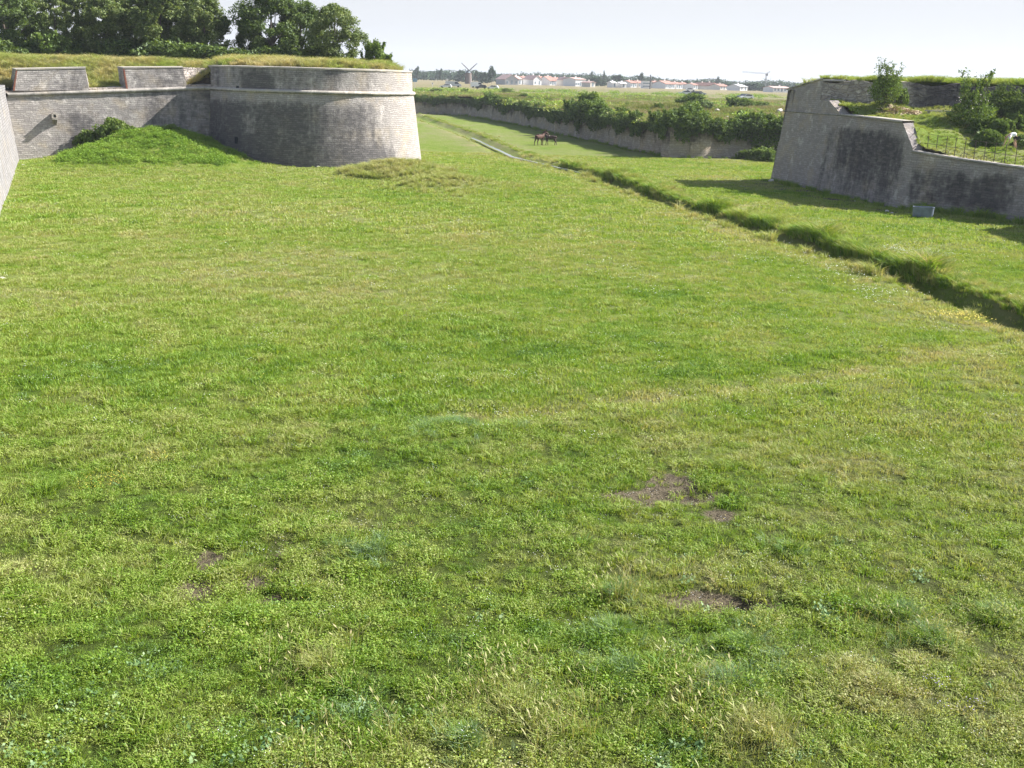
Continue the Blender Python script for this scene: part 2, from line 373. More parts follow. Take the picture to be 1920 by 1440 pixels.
for (px, py, r, k) in [(1480, 1038, .42, 'b'), (690, 1045, .75, 'b'), (1160, 1120, .45, 'b'), (1385, 1225, .75, 'b'), (1350, 1290, .7, 'b'), (1690, 1160, .6, 'b'), (1740, 1200, .6, 'b'), (1620, 1290, .7, 'y'),
                    (1130, 1270, .5, 'b'), (690, 1310, .5, 'd'), (620, 1320, .5, 'd'), (870, 1390, .5, 'b'), (1150, 1190, .6, 'b'), (1310, 1190, .4, 'd'), (170, 1165, .5, 'd'), (300, 1235, .4, 'd'),
                    (500, 1105, .35, 'd'), (540, 1125, .3, 'd'), (1290, 962, .28, 'd'), (1370, 945, .35, 'd'), (1335, 905, .35, 'd'), (900, 1240, .6, 'd'), (1000, 1180, .4, 'd'), (840, 800, 1.4, 'b'), (620, 870, 1.0, 'd'),
                    (600, 1260, .5, 'y'), (1860, 1160, .6, 'b'), (40, 1290, .5, 'd'), (150, 1300, .5, 'd'), (100, 890, 1.0, 'd'), (1680, 1260, .35, 'd'), (1420, 1380, .6, 'y'), (960, 1330, .5, 'y'), (1240, 1400, .4, 'd')]:
    x, y, _ = gz(px, py); TUFTS.append((x, y, r, k))

def ditch_d(x, y): return dpoly(x, y, DITCH)
def floor_z(x, y):
    x = np.asarray(x, float); y = np.asarray(y, float)
    z = (vnoise(x, y, 6, 3) - .5) * .22 + (vnoise(x, y, 1.1, 4, 5) - .5) * .20 * sstep(160, 60, y) + (vnoise(x, y, .45, 2, 15) - .5) * .05 * sstep(50, 25, y)
    # swale across the meadow
    dd, sd_ = dpoly(x, y, [(-2, 25.7), (0, 26.6), (3.4, 28.2), (6.5, 29.9), (10.4, 32.2), (15.7, 36.4)])
    z = z - .13 * np.exp(-(dd / .9) ** 2) + .10 * np.exp(-((dd - 1.7) / .9) ** 2) * (sd_ < 0)
    z = z + 2.6 * np.exp(-np.abs((x + 31.6) / np.where(x < -31.6, 6.3, 7.2)) ** 2.2) * np.exp(-np.abs((y - 100) / 9.2) ** 2.2) * (1 + .5 * (vnoise(x, y, 2.4, 3, 9) - .5))
    z = z + 1.15 * np.exp(-((x + 9.4) / 4.2) ** 2 - ((y - 92.0) / 5.0) ** 2) * (.7 + .6 * vnoise(x, y, 1.6, 3, 3)) + .65 * np.exp(-((x + 5.4) / 3.4) ** 2 - ((y - 84) / 5) ** 2)
    z = z + .35 * np.exp(-((x + 1) / 5) ** 2 - ((y - 84) / 3) ** 2)
    for (tx, ty, r, k) in TUFTS:
        if k != 'd': z = z + .09 * np.exp(-((x - tx) ** 2 + (y - ty) ** 2) / (r * .6) ** 2)
        else: z = z - .07 * np.exp(-((x - tx) ** 2 + (y - ty) ** 2) / (r * .5) ** 2)
    for (sx, sy, rx, ry, w) in SOILS:
        z = z - .11 * w * np.exp(-((x - sx) / rx) ** 2 - ((y - sy) / ry) ** 2)
    d, s = ditch_d(x, y); d = d + (vnoise(x, y, 2.5, 2, 2) - .5) * .6 + (vnoise(x, y, .7, 2, 5) - .5) * .35 - .15
    far = sstep(100, 118, y); z = z * (1 - far * sstep(3, 1, d)) - (.85 - .6 * far) * sstep(1.0 + .25 * far, .45, d) + .16 * (s < 0) * np.exp(-((d - 1.7) / .8) ** 2)
    return z
def tint_at(x, y):
    x = np.asarray(x, float); y = np.asarray(y, float)
    t = .51 + (vnoise(x, y, 9, 3, 11) - .5) * .36 + (vnoise(x, y, 2.0, 4, 21) - .5) * .36 + (vnoise(x, y, .5, 2, 31) - .5) * .3
    for (qx, qy, ra, rb2, w2) in ((-9, 42, 7, 9, .13), (-19, 55, 6, 14, .10), (3, 55, 9, 10, .08), (-12, 27, 5, 4, -.10), (2, 30, 5, 5, -.06), (8, 24, 4, 3, .10), (-4, 14, 3, 2, -.10), (6, 13.5, 2.5, 1.5, .06)):
        t = t + w2 * np.exp(-((x - qx) / ra) ** 2 - ((y - qy) / rb2) ** 2)
    t = t + .10 * sstep(-5, 12, x) * sstep(60, 20, y) + .05 * sstep(45, 80, y)
    t = t + .12 * sstep(-22, -34, x) * sstep(100, 40, y)
    t = t - .07 * sstep(30, 13, y)
    dd, _s2 = dpoly(x, y, [(-2, 25.7), (0, 26.6), (3.4, 28.2), (6.5, 29.9), (10.4, 32.2), (15.7, 36.4)]); t = t + .17 * np.exp(-((dd) / .6) ** 2) * (.5 + vnoise(x, y, 1.5, 2, 3)) - .09 * np.exp(-((dd - 1.5) / .7) ** 2) * (_s2 > 0)
    d, s = ditch_d(x, y); t = t + .16 * np.exp(-((d - 2.0) / 1.3) ** 2)
    t = t + .3 * np.exp(-((x + 9.6) / 4.6) ** 2 - ((y - 91.5) / 5.5) ** 2) * (vnoise(x, y, 1.2, 2) - .15) * 1.3 + .2 * np.exp(-((x + 5.6) / 3.6) ** 2 - ((y - 83.5) / 5) ** 2)
    t = t - .12 * np.exp(-np.abs((x + 32) / 7) ** 3) * np.exp(-np.abs((y - 97) / 9.5) ** 3)
    for (tx, ty, r, k) in TUFTS:
        t = t + {'b': -.03, 'd': -.16, 'y': .12}[k] * np.exp(-((x - tx) ** 2 + (y - ty) ** 2) / r ** 2)
    return t
def soil_at(x, y):
    s = np.zeros(np.shape(x))
    for (sx, sy, rx, ry, w) in SOILS:
        s = np.maximum(s, w * np.exp(-((x - sx) / rx) ** 2 - ((y - sy) / ry) ** 2))
    s = s * (.45 + 1.35 * vnoise(x, y, .42, 4, 44))
    # bare strip along the foot of the shaded bastion, trampled ground
    d, _ = dpoly(x, y, [A, B]); s = np.maximum(s, .75 * sstep(2.6, .8, np.abs(d - 1.6)) * (y < 99) * vnoise(x, y, 2, 3, 8) * 1.3)
    d2, _ = ditch_d(x, y); s = np.maximum(s, sstep(.75, .5, d2) * .8 * sstep(150, 110, y))
    s = np.maximum(s, sstep(.62, .8, vnoise(x, y, 2.6, 3, 77)) * .45)
    return s

def grid_sheet(name, xs, ys, zf, mat, keep=None, extra=None, kind='structure'):
    X, Y = np.meshgrid(xs, ys); Z = zf(X, Y); nx, ny = len(xs), len(ys)
    V = np.stack([X, Y, Z], -1).reshape(-1, 3)
    I = np.arange(nx * ny).reshape(ny, nx)
    Fq = np.stack([I[:-1, :-1], I[:-1, 1:], I[1:, 1:], I[1:, :-1]], -1).reshape(-1, 4)
    if keep is not None:
        k = keep(X, Y).reshape(-1); Fq = Fq[k[Fq].all(1)]
    me = mesh_np(name, V, Fq, mat, True)
    xf, yf = V[:, 0], V[:, 1]
    fattr(me, 'tint', (extra[0] if extra else tint_at)(xf, yf)); fattr(me, 'soil', (extra[1] if extra else soil_at)(xf, yf))
    if name == 'moat_floor': fattr(me, 'gap_shade', .65 * sstep(36, 17, yf))  # painted shade between the blades, stronger towards the camera
    o = obj(name, me)
    if kind: o['kind'] = kind
    return o
def spaced(a, b, s0, s1):
    r = [a]; 
    while r[-1] < b:
        t = (r[-1] - a) / (b - a); r.append(r[-1] + s0 + (s1 - s0) * t)
    return r
xs = list(-np.array(spaced(34, 3000, 3, 400)))[::-1] + list(np.arange(-33.6, 38, .33)) + spaced(40, 3000, 3, 400)
ys = list(-np.array(spaced(6, 400, 3, 60)))[::-1] + spaced(-3, 60, .22, .4) + spaced(60.5, 130, .45, .8)[0:] + spaced(132, 270, 1.2, 2.2) + spaced(275, 5000, 10, 500)
ys = sorted(set(round(v, 3) for v in ys))
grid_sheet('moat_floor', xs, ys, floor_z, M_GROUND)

# water in the ditch
m_, t, out = mat_new('ditch_water'); b = N(t, 'ShaderNodeBsdfPrincipled'); b.inputs['Base Color'].default_value = (.16, .18, .20, 1); b.inputs['Roughness'].default_value = .12
b.inputs['Specular IOR Level'].default_value = 1.0; g = N(t, 'ShaderNodeNewGeometry'); bp = N(t, 'ShaderNodeBump'); bp.inputs['Strength'].default_value = .12; t.links.new(noise(t, g.outputs['Position'], 3, 3), bp.inputs['Height'])
t.links.new(bp.outputs[0], b.inputs['Normal']); t.links.new(b.outputs[0], out.inputs['Surface']); M_WATER = m_
def ribbon(path, hw, z, step=2):
    P = []
    for p, q in zip(path[:-1], path[1:]):
        n = max(1, int(math.dist(p, q) / step))
        P += [(p[0] + (q[0] - p[0]) * k / n, p[1] + (q[1] - p[1]) * k / n) for k in range(n)]
    P.append(path[-1]); V = []
    for i, p in enumerate(P):
        a_, b_ = P[max(0, i - 1)], P[min(len(P) - 1, i + 1)]; tx, ty = b_[0] - a_[0], b_[1] - a_[1]; L_ = math.hypot(tx, ty)
        w_ = hw * (.8 + .5 * random.random())
        V += [(p[0] - ty / L_ * w_, p[1] + tx / L_ * w_, z), (p[0] + ty / L_ * w_, p[1] - tx / L_ * w_, z)]
    return V, [(2 * i, 2 * i + 1, 2 * i + 3, 2 * i + 2) for i in range(len(P) - 1)]
resample2 = lambda p: [(a_ + .35 * math.sin(b_ * .35) * .1, b_) for a_, b_ in [(p[k][0] + (p[k + 1][0] - p[k][0]) * q / 12, p[k][1] + (p[k + 1][1] - p[k][1]) * q / 12) for k in range(len(p) - 1) for q in range(12)]]
V, Fq = ribbon(DITCH[:6], .75, -.62); V2, F2 = ribbon(resample2(DITCH[6:9]), .19, -.05, 1.2)
V, Fq = V2, F2
tag(obj('ditch_water', mesh_np('ditch_water', V, Fq, M_WATER)), kind='structure')

# ------------------------------------------------------------------ wall sweep
def resample(path, step):
    P = []
    for p, q in zip(path[:-1], path[1:]):
        L_ = math.dist(p, q); n = max(1, int(round(L_ / step)))
        P += [(p[0] + (q[0] - p[0]) * k / n, p[1] + (q[1] - p[1]) * k / n) for k in range(n)]
    P.append(path[-1]); return P
def offset_dirs(P):
    out_ = []
    for i in range(len(P)):
        ns = []
        if i > 0: tx, ty = P[i][0] - P[i - 1][0], P[i][1] - P[i - 1][1]; L_ = math.hypot(tx, ty); ns.append((ty / L_, -tx / L_))
        if i < len(P) - 1: tx, ty = P[i + 1][0] - P[i][0], P[i + 1][1] - P[i][1]; L_ = math.hypot(tx, ty); ns.append((ty / L_, -tx / L_))
        nx = sum(n[0] for n in ns) / len(ns); ny = sum(n[1] for n in ns) / len(ns); l2 = nx * nx + ny * ny
        out_.append((nx / l2, ny / l2))
    return out_
def sweep(name, P, prof, mat, parent=None, smooth=True, jitter=.0, stain=None, sub=.45, caps=True, u0=0, D=None):
    """prof(i) -> list of (offset outwards, z); outwards is right of travel"""
    D = D or offset_dirs(P); U = [u0]
    for i in range(1, len(P)): U.append(U[-1] + math.dist(P[i], P[i - 1]))
    rows = []; 
    base = prof(0); cuts = []
    pr0 = [prof(i) for i in range(len(P))]
    mx_ = [max(math.dist(q[k], q[k + 1]) for q in pr0) for k in range(len(base) - 1)]
    cuts = [max(1, int(math.ceil(v / sub))) for v in mx_]
    V = []; UVs = []; ST = []
    for i, p in enumerate(P):
        q = pr0[i]; v = 0; vv = q[0][1]
        pts = []
        for k in range(len(q) - 1):
            for c_ in range(cuts[k]):
                f_ = c_ / cuts[k]; pts.append((q[k][0] + (q[k + 1][0] - q[k][0]) * f_, q[k][1] + (q[k + 1][1] - q[k][1]) * f_))
        pts.append(q[-1])
        for k, (o_, z_) in enumerate(pts):
            if k > 0: vv += math.dist(pts[k], pts[k - 1]) * (1 if pts[k][1] >= pts[k - 1][1] - 1e-6 else 1)
            j_ = (random.random() - .5) * 2 * jitter
            V.append((p[0] + D[i][0] * (o_ + j_), p[1] + D[i][1] * (o_ + j_), z_)); UVs.append((U[i], vv)); ST.append(stain(U[i], z_, i) if stain else 0)
    n = len(V) // len(P)
    Fq = [(i * n + k, i * n + k + 1, (i + 1) * n + k + 1, (i + 1) * n + k) for i in range(len(P) - 1) for k in range(n - 1)]
    me = mesh_np(name, V, Fq, mat, smooth, UVs); fattr(me, 'stain', ST)
    if smooth:
        try: me.set_sharp_from_angle(angle=rad(35))
        except Exception: pass
    return obj(name, me, parent)
def smoothnp(a, b, x): return float(sstep(a, b, np.float64(x)))

# ---- near rampart wall (we stand on it), runs from under the camera to the inner corner
PL_ = resample([NB0, K], .8)[:-1] ; PL_n = len(PL_); Pc = resample([K, J], .4); Pt = resample([J] + TOW[1:], .42)
PALL = PL_ + Pc + Pt[1:]; DALL = offset_dirs(PALL)
Dn = DALL[:PL_n + 1]; Dc = DALL[PL_n:PL_n + len(Pc)]; Dt = DALL[PL_n + len(Pc) - 1:]
P = PL_ + [K]
w = empty('rampart_wall', (*K, 0), label='bright sunlit sloping stone rampart at the left edge of the photo, running towards the viewer', cat='wall'); w.location = (0, 0, 0)
sweep('scarp', P, lambda i: [(0, -.5), (-.13 * 5.4, 5.4), (-.13 * 5.4, 6.3), (-1.6, 6.3), (-1.6, 4)], M_NEAR, w, jitter=.012, D=Dn)
# ---- curtain wall
BAT = .13
def corz(x): return 5.5 + (6.38 - 5.5) * min(1, max(0, (x - K[0]) / (J[0] - K[0])))
curt = empty('curtain_wall', (0, 0, 0), label='long stone curtain wall with a rounded cordon and two merlons, left of the round tower', cat='wall')
def st_curt(u, z, i):
    s = .22 * math.exp(-((u - 4.6) / 2.2) ** 2) * smoothnp(4.6, 3.6, z) - .35 * smoothnp(4.4, 5.4, z) * smoothnp(6, 3, u)
    s += -.08 + .24 * smoothnp(9, 14, u) - .25 * math.exp(-((u - .5) / 1.5) ** 2) + .1 * math.exp(-((u - 9) / 3) ** 2)
    return s
sweep('scarp', Pc, lambda i: [(0, -.5), (-BAT * corz(Pc[i][0]), corz(Pc[i][0]) - .12)], M_CURT, curt, jitter=.022, stain=st_curt, D=Dc)
def cordon(name, P, zf, b, parent, mat, sten=None, D=None):
    def pf(i):
        z = zf(i); o_ = -b * z; r = .16
        arc = [(o_ + .02 + r * math.cos(a), z + r * math.sin(a)) for a in np.linspace(-math.pi / 2, math.pi / 2, 8)]
        return [(o_ - .15, z - r)] + arc + [(o_ - .35, z + r + .03)]
    return sweep(name, P, pf, mat, parent, sub=2, stain=sten, D=D)
cordon('cordon', Pc, lambda i: corz(Pc[i][0]), BAT, curt, M_COP, lambda u, z, i: .25 if z < 6 else .1, Dc)
sweep('sill', Pc, lambda i: [(-BAT * 6 - .18, corz(Pc[i][0]) + .1), (-BAT * 6 - .2, corz(Pc[i][0]) + .30), (-BAT * 6 - 2.0, corz(Pc[i][0]) + .42), (-BAT * 6 - 2.0, 5)], M_RUB, curt, jitter=.02, stain=lambda *a: -.3, D=Dc)
tdir = Vector((J[0] - K[0], J[1] - K[1], 0)).normalized(); inn = Vector((-tdir.y, tdir.x, 0))
def merlon(pbl, pbr, ptr, ptl, leftcheek):
    bl, br, tr_, tl = [onplane(K, J, BAT, *p) for p in (pbl, pbr, ptr, ptl)]
    br.z -= .15; bl.z -= .15
    th = 2.4; mb = MB(); sh = inn * .08
    spl = tdir * .7   # the embrasures narrow inwards: the cheeks splay
    F4 = [bl + sh, br + sh, tr_ + sh + inn * .1, tl + sh + inn * .1]
    Bk = [bl + inn * th - spl * .4, br + inn * th + spl * .5, tr_ + inn * th + spl * .3 + Vector((0, 0, .05)), tl + inn * th - spl * .3 + Vector((0, 0, .05))]
    def q(pts, nu=8, nv=5, mbb=mb):
        a_, b_, c_, d_ = [Vector(p) for p in pts]; W_ = (b_ - a_).length; H_ = (d_ - a_).length
        for i in range(nu):
            for j in range(nv):
                g_ = []
                for (ii, jj) in ((i, j), (i + 1, j), (i + 1, j + 1), (i, j + 1)):
                    s_, t_ = ii / nu, jj / nv; g_.append((a_ * (1 - s_) + b_ * s_) * (1 - t_) + (d_ * (1 - s_) + c_ * s_) * t_)
                mbb.quad(g_, [(W_ * ii / nu + a_.x, H_ * jj / nv) for (ii, jj) in ((i, j), (i + 1, j), (i + 1, j + 1), (i, j + 1))])
    q(F4); q([F4[1], Bk[1], Bk[2], F4[2]]); q([Bk[0], F4[0], F4[3], Bk[3]]); q([Bk[1], Bk[0], Bk[3], Bk[2]])
    o_ = mb.obj('merlon', M_CURT, curt)
    fattr(o_.data, 'stain', [.06] * len(o_.data.vertices))
    cp = MB(); e = .05
    top = [F4[3] - tdir * e - inn * e, F4[2] + tdir * e - inn * e, Bk[2] + tdir * e + inn * e, Bk[3] - tdir * e + inn * e]
    cp.hexa([p + Vector((0, 0, -.02)) for p in top], [p + Vector((0, 0, .09)) for p in top]); cp.obj('coping', M_COP, o_)
    qn = MB()   # brick quoin on the left edge
    a_ = F4[0] - inn * .02 - tdir * .04; d_ = F4[3] - inn * .02 - tdir * .04
    qn.hexa([a_, a_ + tdir * .14, a_ + tdir * .14 + inn * .3, a_ + inn * .3], [d_, d_ + tdir * .12, d_ + tdir * .12 + inn * .3, d_ + inn * .3]); qn.obj('brick_quoin', M_BRICK, o_)
    return o_
merlon((25, 167), (167, 166), (160, 128), (31, 131), True)
merlon((238, 164), (352, 161), (343, 127), (232, 128), True)
# corbelled drain in the curtain
dp = onplane(K, J, BAT, 102, 222); n_out = -inn
ds = empty('stone_drain_spout', dp, math.atan2(tdir.y, tdir.x), 'broken stone drain spout sticking out of the curtain wall above the green mound', 'drain')
mb = MB(); mb.box((0, -.30, 0), (.42, .8, .14)); mb.obj('spout', M_COP, ds, bevel=.02)
mb = MB(); mb.box((-.17, -.28, .2), (.13, .62, .30)); mb.box((.19, -.2, .16), (.12, .45, .2)); mb.obj('side_stone', M_COP, ds, bevel=.02)
mb = MB(); mb.box((.03, -.16, .42), (.34, .4, .16), 0, .15); mb.obj('cover_stone', M_COP, ds, bevel=.02)
mb = MB(); mb.hexa([Vector(p) for p in ((-.16, 0, -.55), (.16, 0, -.55), (.16, .2, -.55), (-.16, .2, -.55))], [Vector(p) for p in ((-.2, -.4, -.06), (.2, -.4, -.06), (.2, .2, -.06), (-.2, .2, -.06))]); mb.obj('corbel', M_CURT, ds)
mb = MB(); mb.box((.03, .02, .22), (.24, .06, .24)); mb.obj('drain_hole', M_DARKW, ds)

# ---- round tower
tow = empty('round_tower', (0, 0, 0), label='massive round stone tower with a pale cordon and parapet, grass on top', cat='tower')
TCZ = 6.36
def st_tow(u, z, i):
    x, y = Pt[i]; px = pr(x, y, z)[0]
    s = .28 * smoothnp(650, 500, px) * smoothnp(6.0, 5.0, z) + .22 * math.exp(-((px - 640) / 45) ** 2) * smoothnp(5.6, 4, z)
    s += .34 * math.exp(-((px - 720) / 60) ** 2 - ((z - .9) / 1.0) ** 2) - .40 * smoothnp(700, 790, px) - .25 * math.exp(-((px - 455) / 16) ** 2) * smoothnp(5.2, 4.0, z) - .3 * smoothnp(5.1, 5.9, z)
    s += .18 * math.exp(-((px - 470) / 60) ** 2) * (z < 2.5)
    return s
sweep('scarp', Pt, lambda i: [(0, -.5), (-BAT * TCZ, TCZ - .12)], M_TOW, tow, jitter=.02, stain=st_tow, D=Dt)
cordon('cordon', Pt, lambda i: TCZ, BAT, tow, M_COP, lambda u, z, i: (.3 if z < TCZ else -.3), Dt)
def st_par(u, z, i):
    x, y = Pp[i]; px = pr(x, y, z)[0]
    return .5 * math.exp(-((px - 468) / 28) ** 2) * (1 if z < 7.9 else .3) + .08 * smoothnp(640, 500, px) - .12 + .2 * math.exp(-((px - 640) / 30) ** 2) * smoothnp(7.2, 8, z) - .3 * smoothnp(680, 760, px)
JI = (J[0] + inn.x * 3.2 + tdir.x * 0, J[1] + inn.y * 3.2); Pp = [(JI[0] + (J[0] - JI[0]) * k / 6, JI[1] + (J[1] - JI[1]) * k / 6) for k in range(6)] + Pt; Dp = [(-tdir.x, -tdir.y)] * 6 + Dt
Dp[6] = Dt[0]
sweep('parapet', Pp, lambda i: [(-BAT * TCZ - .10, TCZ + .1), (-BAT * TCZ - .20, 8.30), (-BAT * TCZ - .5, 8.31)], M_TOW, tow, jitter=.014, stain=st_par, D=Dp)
sweep('coping', Pp, lambda i: [(-BAT * TCZ - .30, 8.28), (-BAT * TCZ - .13, 8.28), (-BAT * TCZ - .13, 8.40), (-BAT * TCZ - 1.1, 8.46), (-BAT * TCZ - 1.1, 7.2)], M_COP, tow, stain=lambda *a: -.35, D=Dp, jitter=.02)
for (px, py, s_) in [(443, 263, .3), (445, 165, .2)]:
    q = None
    for i in range(len(Pt) - 1):
        c_ = onplane(Pt[i], Pt[i + 1], BAT, px, py)
        if abs(pr(Pt[i][0], Pt[i][1], c_.z)[0] - px) < 14: q = c_; ii = i; break
    if q is not None:
        mb = MB(); mb.box(q + Vector((0, 0, 0)), (s_, .12, s_ * 1.9), math.atan2(Pt[ii + 1][1] - Pt[ii][1], Pt[ii + 1][0] - Pt[ii][0])); mb.obj('drain_slot', M_DARKW, tow)
# ---- grassy top of the left rampart
TP = [(-90, 60)] + [K] + TOW + [(-16, 200)]
def top_left_z(x, y):
    d, s = dpoly(x, y, [K] + TOW); tw = sstep(-31.5, -27, x)
    zc = 6.1 + 2.3 * sstep(2.2, 9.0, d); zt = 8.1 + .65 * sstep(1.2, 3.6, d)
    return zc * (1 - tw) + zt * tw + (vnoise(x, y, 1.5, 3, 4) - .5) * .35
def inside_left(x, y):
    d, s = dpoly(x, y, LEFTPATH[0:]); return (s > 0) & (d > 1.15) & (y > 70) & (x < -9.5)
tl_t = lambda x, y: .66 + (vnoise(x, y, 3, 4, 3) - .5) * .6 + .12 * sstep(-30, -24, x)
tl_s = lambda x, y: .2 * vnoise(x, y, 2, 3)
grid_sheet('rampart_top', np.arange(-110, -9, .5), np.arange(72, 190, .5), top_left_z, M_GROUND, inside_left, (tl_t, tl_s))
# rubble bank in the gap beside the tower
rb_ = [onplane(K, J, BAT, *p) for p in ((346, 158), (412, 158), (412, 128), (345, 126))]
mb = MB(); o4 = [v + inn * 1.9 for v in rb_]; o4[2] += inn * .5; o4[3] += inn * .5
mb.hexa([o4[0], o4[1], o4[1] + inn * 2, o4[0] + inn * 2], [o4[3], o4[2], o4[2] + inn * 1, o4[3] + inn * 1])
tag(mb.obj('rubble_bank', M_RUB), 'pale rubble bank in the gap between the merlon and the round tower', 'rubble bank')

# ---- moat (counterscarp) wall
Pm = resample(CSP[1:-1] + [(120, 151)], .9)
Pm2 = []

for i, p in enumerate(Pm):
    Pm2.append(p)
def cs_top(i): return 3.3 + .8 * (vnoise(Pm2[i][0], Pm2[i][1], 3.5, 3, 6) - .5)
def cs_off(i):
    x, y = Pm2[i]; px = pr(x, y, 1.5)[0] if y > 60 else 0
    rec = -.9 * (1 if 1226 < px < 1242 else 0)
    but = .35 * (1 if 1242 <= px < 1336 else 0)
    return (vnoise(x, y, 2.0, 3, 12) - .5) * 1.3 + rec + but
mw = empty('moat_wall', (0, 0, 0), label='rough shaded stone retaining wall on the far side of the moat, overgrown along its top', cat='wall')
sweep('wall_face', Pm2, lambda i: [(cs_off(i), -.4), (cs_off(i) - .25, cs_top(i)), (cs_off(i) - 1.0, cs_top(i) + .05)], M_CS, mw, jitter=.07, stain=lambda u, z, i: .25 * smoothnp(1.2, 3.0, z) - .2 * smoothnp(2.0, .6, z), sub=.35)

# ---- glacis and plain beyond the moat wall
cx = np.array([p[0] for p in CSP]); cy = np.array([p[1] for p in CSP])
def cs_y(x): return np.interp(x, cx, cy)
def field_z(x, y):
    x = np.asarray(x, float); y = np.asarray(y, float); d, s = dpoly(x, y, CSP); t_ = d
    z = 3.3 + (PLAIN - 3.3) * sstep(20, 260, t_) + (vnoise(x, y, 14, 3, 13) - .5) * 1.0 * sstep(2, 18, t_) * sstep(500, 260, y)
    z = z + 1.1 * np.exp(-((x - 24) / 10) ** 2 - ((y - 182) / 7) ** 2) + 1.0 * np.exp(-((x - 41) / 9) ** 2 - ((y - 186) / 7) ** 2) - .7 * np.exp(-((x - 31) / 3) ** 2 - ((y - 178) / 12) ** 2)
    z = z + .9 * np.exp(-((x + 2) / 22) ** 2 - ((y - 245) / 12) ** 2)
    return z + (vnoise(x, y, 3, 3, 17) - .5) * .35 * sstep(400, 250, y)
txs = sorted(set([round(v, 2) for v in list(-np.array(spaced(60, 4000, 8, 500))) + list(np.arange(-58, 100, 1.0)) + spaced(102, 5000, 8, 500)]))
tts = [.5, 1.2, 2, 3] + spaced(4, 120, 1, 3) + spaced(124, 400, 6, 20) + spaced(430, 6000, 50, 700)
Xf, Tf = np.meshgrid(txs, tts); Yf = cs_y(Xf) + Tf; Zf = field_z(Xf, Yf)
Vf = np.stack([Xf, Yf, Zf], -1).reshape(-1, 3); I = np.arange(Xf.size).reshape(Xf.shape)
Fq = np.stack([I[:-1, :-1], I[:-1, 1:], I[1:, 1:], I[1:, :-1]], -1).reshape(-1, 4)
me = mesh_np('glacis_field', Vf, Fq, M_FIELD, True)
def tint_f(x, y):
    t_ = .66 + (vnoise(x, y, 16, 4, 5) - .5) * .8 + (vnoise(x, y, 4, 3, 6) - .5) * .3
    return t_ - .25 * sstep(.56, .70, vnoise(x, y, 9, 3, 41)) * sstep(340, 250, y) + .4 * sstep(380, 600, y + (vnoise(x, y, 60, 2) - .5) * 90)
fattr(me, 'tint', tint_f(Vf[:, 0], Vf[:, 1])); fattr(me, 'soil', .15 * vnoise(Vf[:, 0], Vf[:, 1], 6, 3))
tag(obj('glacis_field', me), kind='structure')

# ---- right bastion
rbw = empty('bastion_wall', (0, 0, 0), label='shaded stone bastion wall on the right, stepping down to the low fenced wall', cat='wall')
def ab(Y): t_ = (99.4 - Y) / (99.4 - 78.1); return (22 + 4.6 * t_, Y)
ABy = [(99.4, 7.68), (97.3, 8.0), (95.0, 8.35), (93.2, 8.62), (93.1, 7.0), (91.6, 7.0), (89.0, 5.9), (86, 5.85), (83, 5.8), (80.3, 5.74), (79.2, 4.8), (78.1, 3.86)]
# ground line parameter: top heights are reached a little inside because of the batter
path = [(60, 116)] + [ab(y) for y, _ in ABy]; path += [(29.3, 75.1), C, (34.3, 69.6), D1, D2, (60, 44)]
tops = [7.6] + [z for _, z in ABy] + [3.52, 3.28, 3.2, 6.6, 6.8, 6.8]
Pr = []; Tr = []
for k in range(len(path) - 1):
    L_ = math.dist(path[k], path[k + 1]); n = max(1, int(round(L_ / .45)))
    for c_ in range(n):
        f_ = c_ / n; Pr.append((path[k][0] + (path[k + 1][0] - path[k][0]) * f_, path[k][1] + (path[k + 1][1] - path[k][1]) * f_)); Tr.append(tops[k] + (tops[k + 1] - tops[k]) * f_)
Pr.append(path[-1]); Tr.append(tops[-1])
def st_rb(u, z, i):
    x, y = Pr[i]; px = pr(x, y, max(z, 0))[0]
    if x < 26.7 and y < 99.3:
        nn = vnoise(y, z, 1.6, 3, 4) - .5; yy_ = y + nn * 2.2; zz_ = z + nn * 1.6
        s = .36 * smoothnp(92, 86.5, yy_) * smoothnp(79, 81.2, yy_) * smoothnp(5.4, 4.5, zz_) * (.35 + .65 * smoothnp(0, 3.4, zz_)) * (.6 + .8 * vnoise(y, z * .3, .8, 2, 7)) - .30 * smoothnp(5.0, 5.4, z) * (z < 5.95) - .12 * (y > 93) + .12 * math.exp(-((y - 90.3) / .8) ** 2)
        return s - .4 * (z > 6) - .2 * smoothnp(80.5, 79, y)
    zz_ = z + 1.2 * (vnoise(u, z, 1.2, 3) - .5); return .40 * smoothnp(3.3, 2.3, zz_) * (.15 + 1.2 * vnoise(u, z * .25, 1.3, 3)) - .45 * smoothnp(2.9, 3.3, z) - .25 * smoothnp(1.0, .2, z)
sweep('scarp', Pr, lambda i: [(0, -.5), (-BT * Tr[i], Tr[i] - .02), (-BT * Tr[i] - .75, Tr[i] + .02), (-BT * Tr[i] - .75, Tr[i] - 1.6)], M_RB, rbw, smooth=True, jitter=.018, stain=st_rb)
def strip(name, i0, i1, zo, th, proud, mat, width=.85, zfun=None):
    idx = list(range(i0, i1 + 1)); PP = [Pr[i] for i in idx]
    zz = (lambda i: Tr[idx[i]]) if zfun is None else zfun
    return sweep(name, PP, lambda i: [(-BT * zz(i) + proud - .12, zz(i) + zo), (-BT * zz(i) + proud, zz(i) + zo), (-BT * zz(i) + proud, zz(i) + zo + th), (-BT * zz(i) - width, zz(i) + zo + th + .02), (-BT * zz(i) - width, zz(i) + zo)], mat, rbw, smooth=False, stain=lambda *a: .2)
iA = min(range(len(Pr)), key=lambda i: math.dist(Pr[i], A)); find = lambda Y: min(range(len(Pr)), key=lambda i: abs(Pr[i][1] - Y) + 100 * (Pr[i][0] > 27 or i < iA))
strip('sloping_coping', iA, find(93.2), .0, .11, .07, M_COP)
